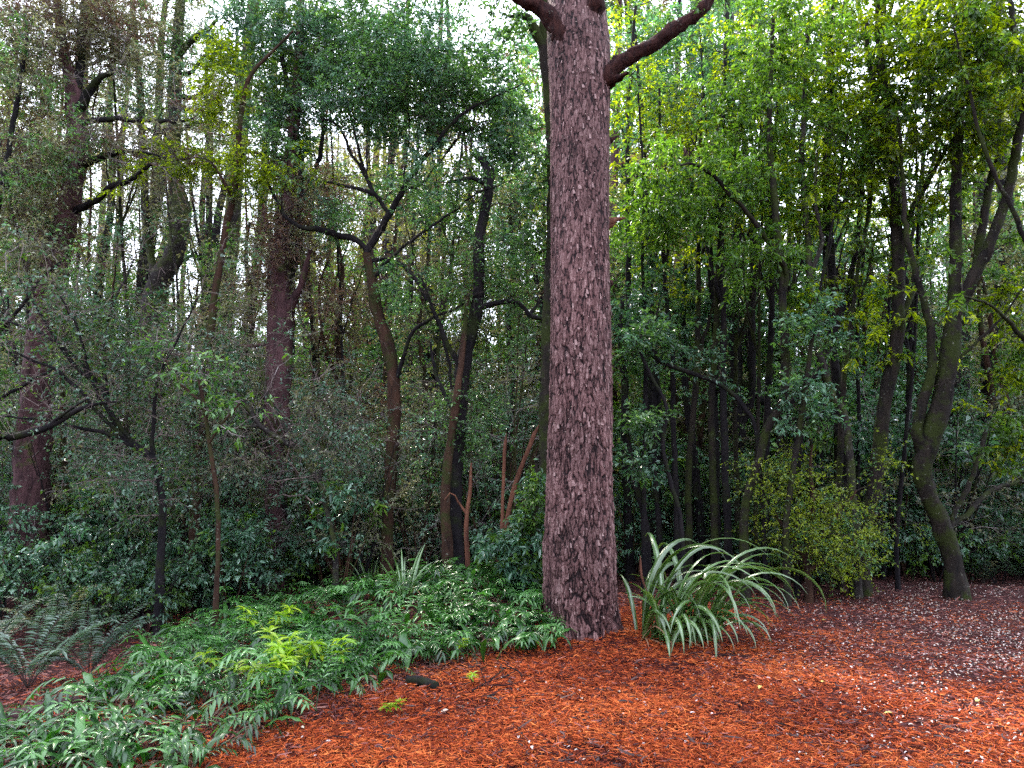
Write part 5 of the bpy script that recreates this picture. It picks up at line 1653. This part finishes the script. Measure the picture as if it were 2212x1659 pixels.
def band(protos, n, ur, yr, label, cat, group, s=(0.8, 1.2), gap=0.5, tries=3000, keep=None, vmax=None):
    pts = []
    for _ in range(tries):
        if len(pts) >= n:
            break
        y = rng.uniform(*yr)
        x = at_u(rng.uniform(*ur), y)
        if keep and not keep(x, y):
            continue
        uu = 1106 + FPX * x / y * CP
        if y < 10.2 and (abs(uu - 72) < 70) or y < 11 and abs(uu - 598) < 55:
            continue
        if any(math.hypot(x - q[0], y - q[1]) < gap for q in pts):
            continue
        pts.append((x, y))
        place(protos[int(rng.integers(len(protos)))], x, y, label, cat, group, s=rng.uniform(*s), tilt=0.05)


band(S1, 28, (-150, 1130), (9.6, 13), 'tangled thicket shrub of small dark leaves left of the red trunk', 'shrub', 'thicket shrubs left of the red trunk', gap=0.7, keep=lambda x, y: y > 10.4 or x < -1.5)
band(S2, 36, (-100, 1120), (10, 15), 'grey bare twigged shrub standing in the left thicket', 'shrub', 'bare shrubs in the left thicket', gap=0.8)
band(S1, 34, (1350, 2350), (11.6, 16), 'dark shrub in the shade behind the right hand trunks', 'shrub', 'shrubs in the shade at right', gap=0.8)
band(S1, 50, (-300, 2500), (16, 26), 'far shrub at the foot of the bushy trees', 'shrub', 'far shrubs', gap=1.0, s=(1.2, 1.9))

band(B, 34, (-250, 1150), (15, 28), 'bushy small tree closing the view behind the left thicket', 'tree', 'bushy trees behind the left thicket', gap=1.5, s=(0.75, 1.15))
band(A, 7, (-500, 60), (16, 26), 'tall leafy tree behind the leftmost pinkish trunk', 'tree', 'tall leafy trees at far left', gap=2.2, s=(0.8, 1.0))
band(B, 36, (1250, 2450), (13.5, 26), 'bushy small tree in the shade behind the right hand trunks', 'tree', 'bushy trees behind the right hand trunks', gap=1.6, s=(0.9, 1.25))
band(A4, 8, (890, 1200), (14.5, 18.5), 'low sunlit tree closing the view under the bright opening', 'tree', 'low sunlit trees under the opening', gap=1.0, s=(0.66, 0.76))
band(A5, 14, (-250, 330), (14.5, 24), 'airy brownish tree at the far left', 'tree', 'airy brown trees at left', gap=1.8, s=(0.9, 1.15))
band(A5, 15, (330, 1120), (16, 28), 'airy brownish tree left of the red trunk', 'tree', 'airy brown trees at left', gap=1.8, s=(0.8, 1.1), keep=not_gap)
for _k in range(26):  # unseen trees behind the viewer, put in to block low frontal light
    _x, _y = rng.uniform(-16, 16), rng.uniform(-14, -3.5)
    if abs(_x) < 4.5:
        continue
    place((A + B)[_k % 6], _x, _y, 'unseen tall tree across the path', 'tree', 'trees across the path', s=rng.uniform(0.9, 1.3))
for _x, _y in ((-8.5, 0.5), (-9.5, 4.0), (-7.5, -1.5), (9.0, 0.0), (10.5, 4.0), (8.5, -2.5), (-12, 7), (13, 7.5)):  # more unseen trees beside the view, added for shading and side views
    place(A[int(rng.integers(3))], _x, _y, 'unseen tall tree across the path', 'tree', 'trees across the path', s=rng.uniform(0.8, 1.0))
band(B, 30, (-300, 2500), (27, 40), 'distant bushy tree deep in the forest', 'tree', 'distant bushy trees', gap=2.2, s=(1.1, 1.5))
band(A + A4, 26, (1240, 2500), (16.5, 32), 'tall sunlit leafy tree behind the right hand trunks', 'tree', 'tall leafy trees at right', gap=2.8, s=(0.9, 1.25))
band(A4, 12, (640, 1150), (19, 32), 'tall sunlit leafy tree behind the crooked brown tree', 'tree', 'tall leafy trees behind the crooked tree', gap=2.0, s=(0.85, 1.1), keep=not_gap)
band(Cc, 15, (-150, 1000), (16, 34), 'tall bare stemmed tree against the bright sky at left', 'tree', 'tall poles against the sky at left', gap=1.6, s=(0.9, 1.3), keep=not_gap)
band(Cc, 10, (1300, 2300), (15, 28), 'tall bare stemmed tree among the sunlit trees at right', 'tree', 'tall poles at right', gap=1.8, s=(0.9, 1.2))

band(S3, 24, (1620, 2320), (11.3, 13.6), 'low shrub at the dark edge behind the path at right', 'shrub', 'low shrubs edging the path at right', gap=0.45, s=(0.8, 1.3))
band(F2, 7, (2080, 2330), (10.9, 12.3), 'bluish feathery fern in the shade right of the bowed mossy tree', 'fern', 'ferns right of the bowed mossy tree', gap=0.5, s=(0.6, 0.8))
band(S4, 9, (-80, 1130), (8.9, 12), 'glossy leaved sapling catching light in the left thicket', 'sapling', 'glossy saplings in the left thicket', gap=0.6, s=(0.8, 1.3), keep=lambda x, y: y > 9.6 or x < -1.5)
band(S4, 14, (1340, 2250), (11.5, 14.5), 'glossy leaved sapling in the shade behind the right hand trunks', 'sapling', 'glossy saplings at right', gap=0.7, s=(1.0, 1.9))


# ------------------------------------------------------------------ each repeat gets the words that find it
HIGH = [(60, 'leftmost pinkish trunk'), (335, 'forked tree'), (455, 'lime sapling'), (600, 'purple brown trunk'), (840, 'crooked brown tree'), (990, 'twisting black trunk'), (1250, 'massive red trunk'),
        (1411, 'black trunk near the red one'), (1600, 'black twin trunks'), (1750, 'yellow green bush'), (1870, 'pale lichen trunk'), (2040, 'bowed mossy tree')]
LOW = [(60, 1560, 'fallen log'), (365, 1360, 'reddish stick'), (520, 1475, 'yellow lime seedling'), (640, 1440, 'largest lime seedling'), (560, 1370, 'back lime seedling'), (870, 1290, 'crooked tree foot'), (985, 1270, 'dark tree foot'), (1090, 1250, 'orange snags'), (1120, 1340, 'middle of the trunk-side bank'), (910, 1480, 'short broken log'),
       (1070, 1480, 'forked twig'), (1200, 1380, 'red trunk foot'), (250, 1640, 'left bottom corner'), (400, 1550, 'thin dark stick'), (780, 1500, 'yellow sprig')]
ORD = ['nearest', 'second nearest', 'third nearest', 'fourth nearest', 'fifth nearest', 'sixth nearest', 'seventh nearest', 'eighth nearest', 'ninth nearest', 'tenth nearest', 'eleventh nearest', 'twelfth nearest', 'thirteenth nearest', 'fourteenth nearest', 'fifteenth nearest', 'sixteenth nearest', 'seventeenth nearest', 'eighteenth nearest', 'nineteenth nearest', 'twentieth nearest', 'twenty-first nearest', 'twenty-second nearest', 'twenty-third nearest', 'twenty-fourth nearest', 'twenty-fifth nearest']
SHORT = {'ferns': 'low glossy fern'}


def project(p):
    d = np.array(p) - np.array([0, 0, CAMZ])
    z = d[1] * CP + d[2] * SP
    return 1106 + FPX * d[0] / z, 829.5 - FPX * (-d[1] * SP + d[2] * CP) / z


def relabel():
    groups = {}
    for o in C.objects:
        if o.parent is None and o.get('group') and o.get('category') and not o.get('kind'):
            groups.setdefault(o['group'], []).append(o)
    for g, obs in groups.items():
        if g == 'trees across the path':
            qd = {}
            for o in obs:
                qd.setdefault(('left' if o.location.x < 0 else 'right', 'beside' if o.location.y > -5 else 'behind'), []).append(o)
            for (sd, bh), lst in qd.items():
                for k, o in enumerate(sorted(lst, key=lambda q: math.hypot(q.location.x, q.location.y))):
                    o['label'] = f"unseen tall tree across the path, {bh} the viewer to the {sd}, {ORD[k]}"
            continue
        if len(obs) < 2 or g == 'feathery ferns':
            continue
        low = 'drift' in g or 'corner' in g or 'foot of the red' in g
        buckets = {}
        for o in obs:
            u, v = project((o.location.x, o.location.y, o.location.z + (0.1 if low else 0.5)))
            if low:
                L_ = min(LOW, key=lambda q: math.hypot(q[0] - u, (q[1] - v) * 2))
                du, dv = u - L_[0], (v - L_[1]) * 2
                side = ('left of' if du < 0 else 'right of') if abs(du) > abs(dv) else ('behind' if dv < 0 else 'in front of')
                dist = math.hypot(du, dv)
                nm = L_[2]
            else:
                L_ = min(HIGH, key=lambda q: abs(q[0] - u))
                side = 'behind' if abs(L_[0] - u) < 35 else ('left of' if u < L_[0] else 'right of')
                dist = o.location.y
                nm = L_[1]
            buckets.setdefault((side, nm), []).append((dist, o))
        for (side, nm), lst in buckets.items():
            lst.sort(key=lambda q: q[0])
            for k, (_, o) in enumerate(lst):
                base = KINDS_SHORT[g]
                o['label'] = f"{base}, {side} the {nm}, {ORD[min(k, len(ORD) - 1)]}" if len(lst) > 1 else f"{base}, {side} the {nm}"


KINDS_SHORT = {
    'low sunlit trees under the opening': 'sunlit tree under the bright opening',
    'slender dark trees at right': 'slender dark tree', 'slender dark trees at left': 'slender thin tree', 'airy brown trees at left': 'airy brownish tree', 'trees across the path': 'unseen tall tree across the path',
    'ferns of the bottom left corner': 'corner fern, low and glossy', 'ferns on the front edge of the drift': 'glossy fern on the front edge', 'ferns in the middle of the drift': 'glossy fern amid the drift',
    'ferns at the foot of the red trunk': 'glossy fern', 'ferns at the back of the drift': 'low fern at the back', 'low shrubs behind the fern drift': 'low dark leaved shrub',
    'low shrubs around the hollow': 'low hollow-side shrub', 'low plants in the shade at right': 'low shaded plant', 'glossy saplings in the drift': 'glossy drift sapling',
    'thicket shrubs left of the red trunk': 'tangled dark thicket shrub', 'bare shrubs in the left thicket': 'grey bare twigged shrub', 'shrubs in the shade at right': 'dark shaded shrub',
    'far shrubs': 'far shrub under the trees', 'bushy trees behind the left thicket': 'bushy small tree', 'tall leafy trees at far left': 'tall leafy tree', 'bushy trees behind the right hand trunks': 'bushy shaded tree',
    'distant bushy trees': 'distant bushy tree', 'tall leafy trees at right': 'tall sunlit tree', 'tall leafy trees behind the crooked tree': 'tall sunlit leafy tree', 'tall poles against the sky at left': 'tall bare stemmed tree',
    'tall poles at right': 'tall bare pole tree', 'low shrubs edging the path at right': 'low path-edge shrub', 'ferns right of the bowed mossy tree': 'bluish feathery fern', 'glossy saplings in the left thicket': 'light catching glossy sapling',
    'glossy saplings at right': 'glossy shaded sapling'}
relabel()
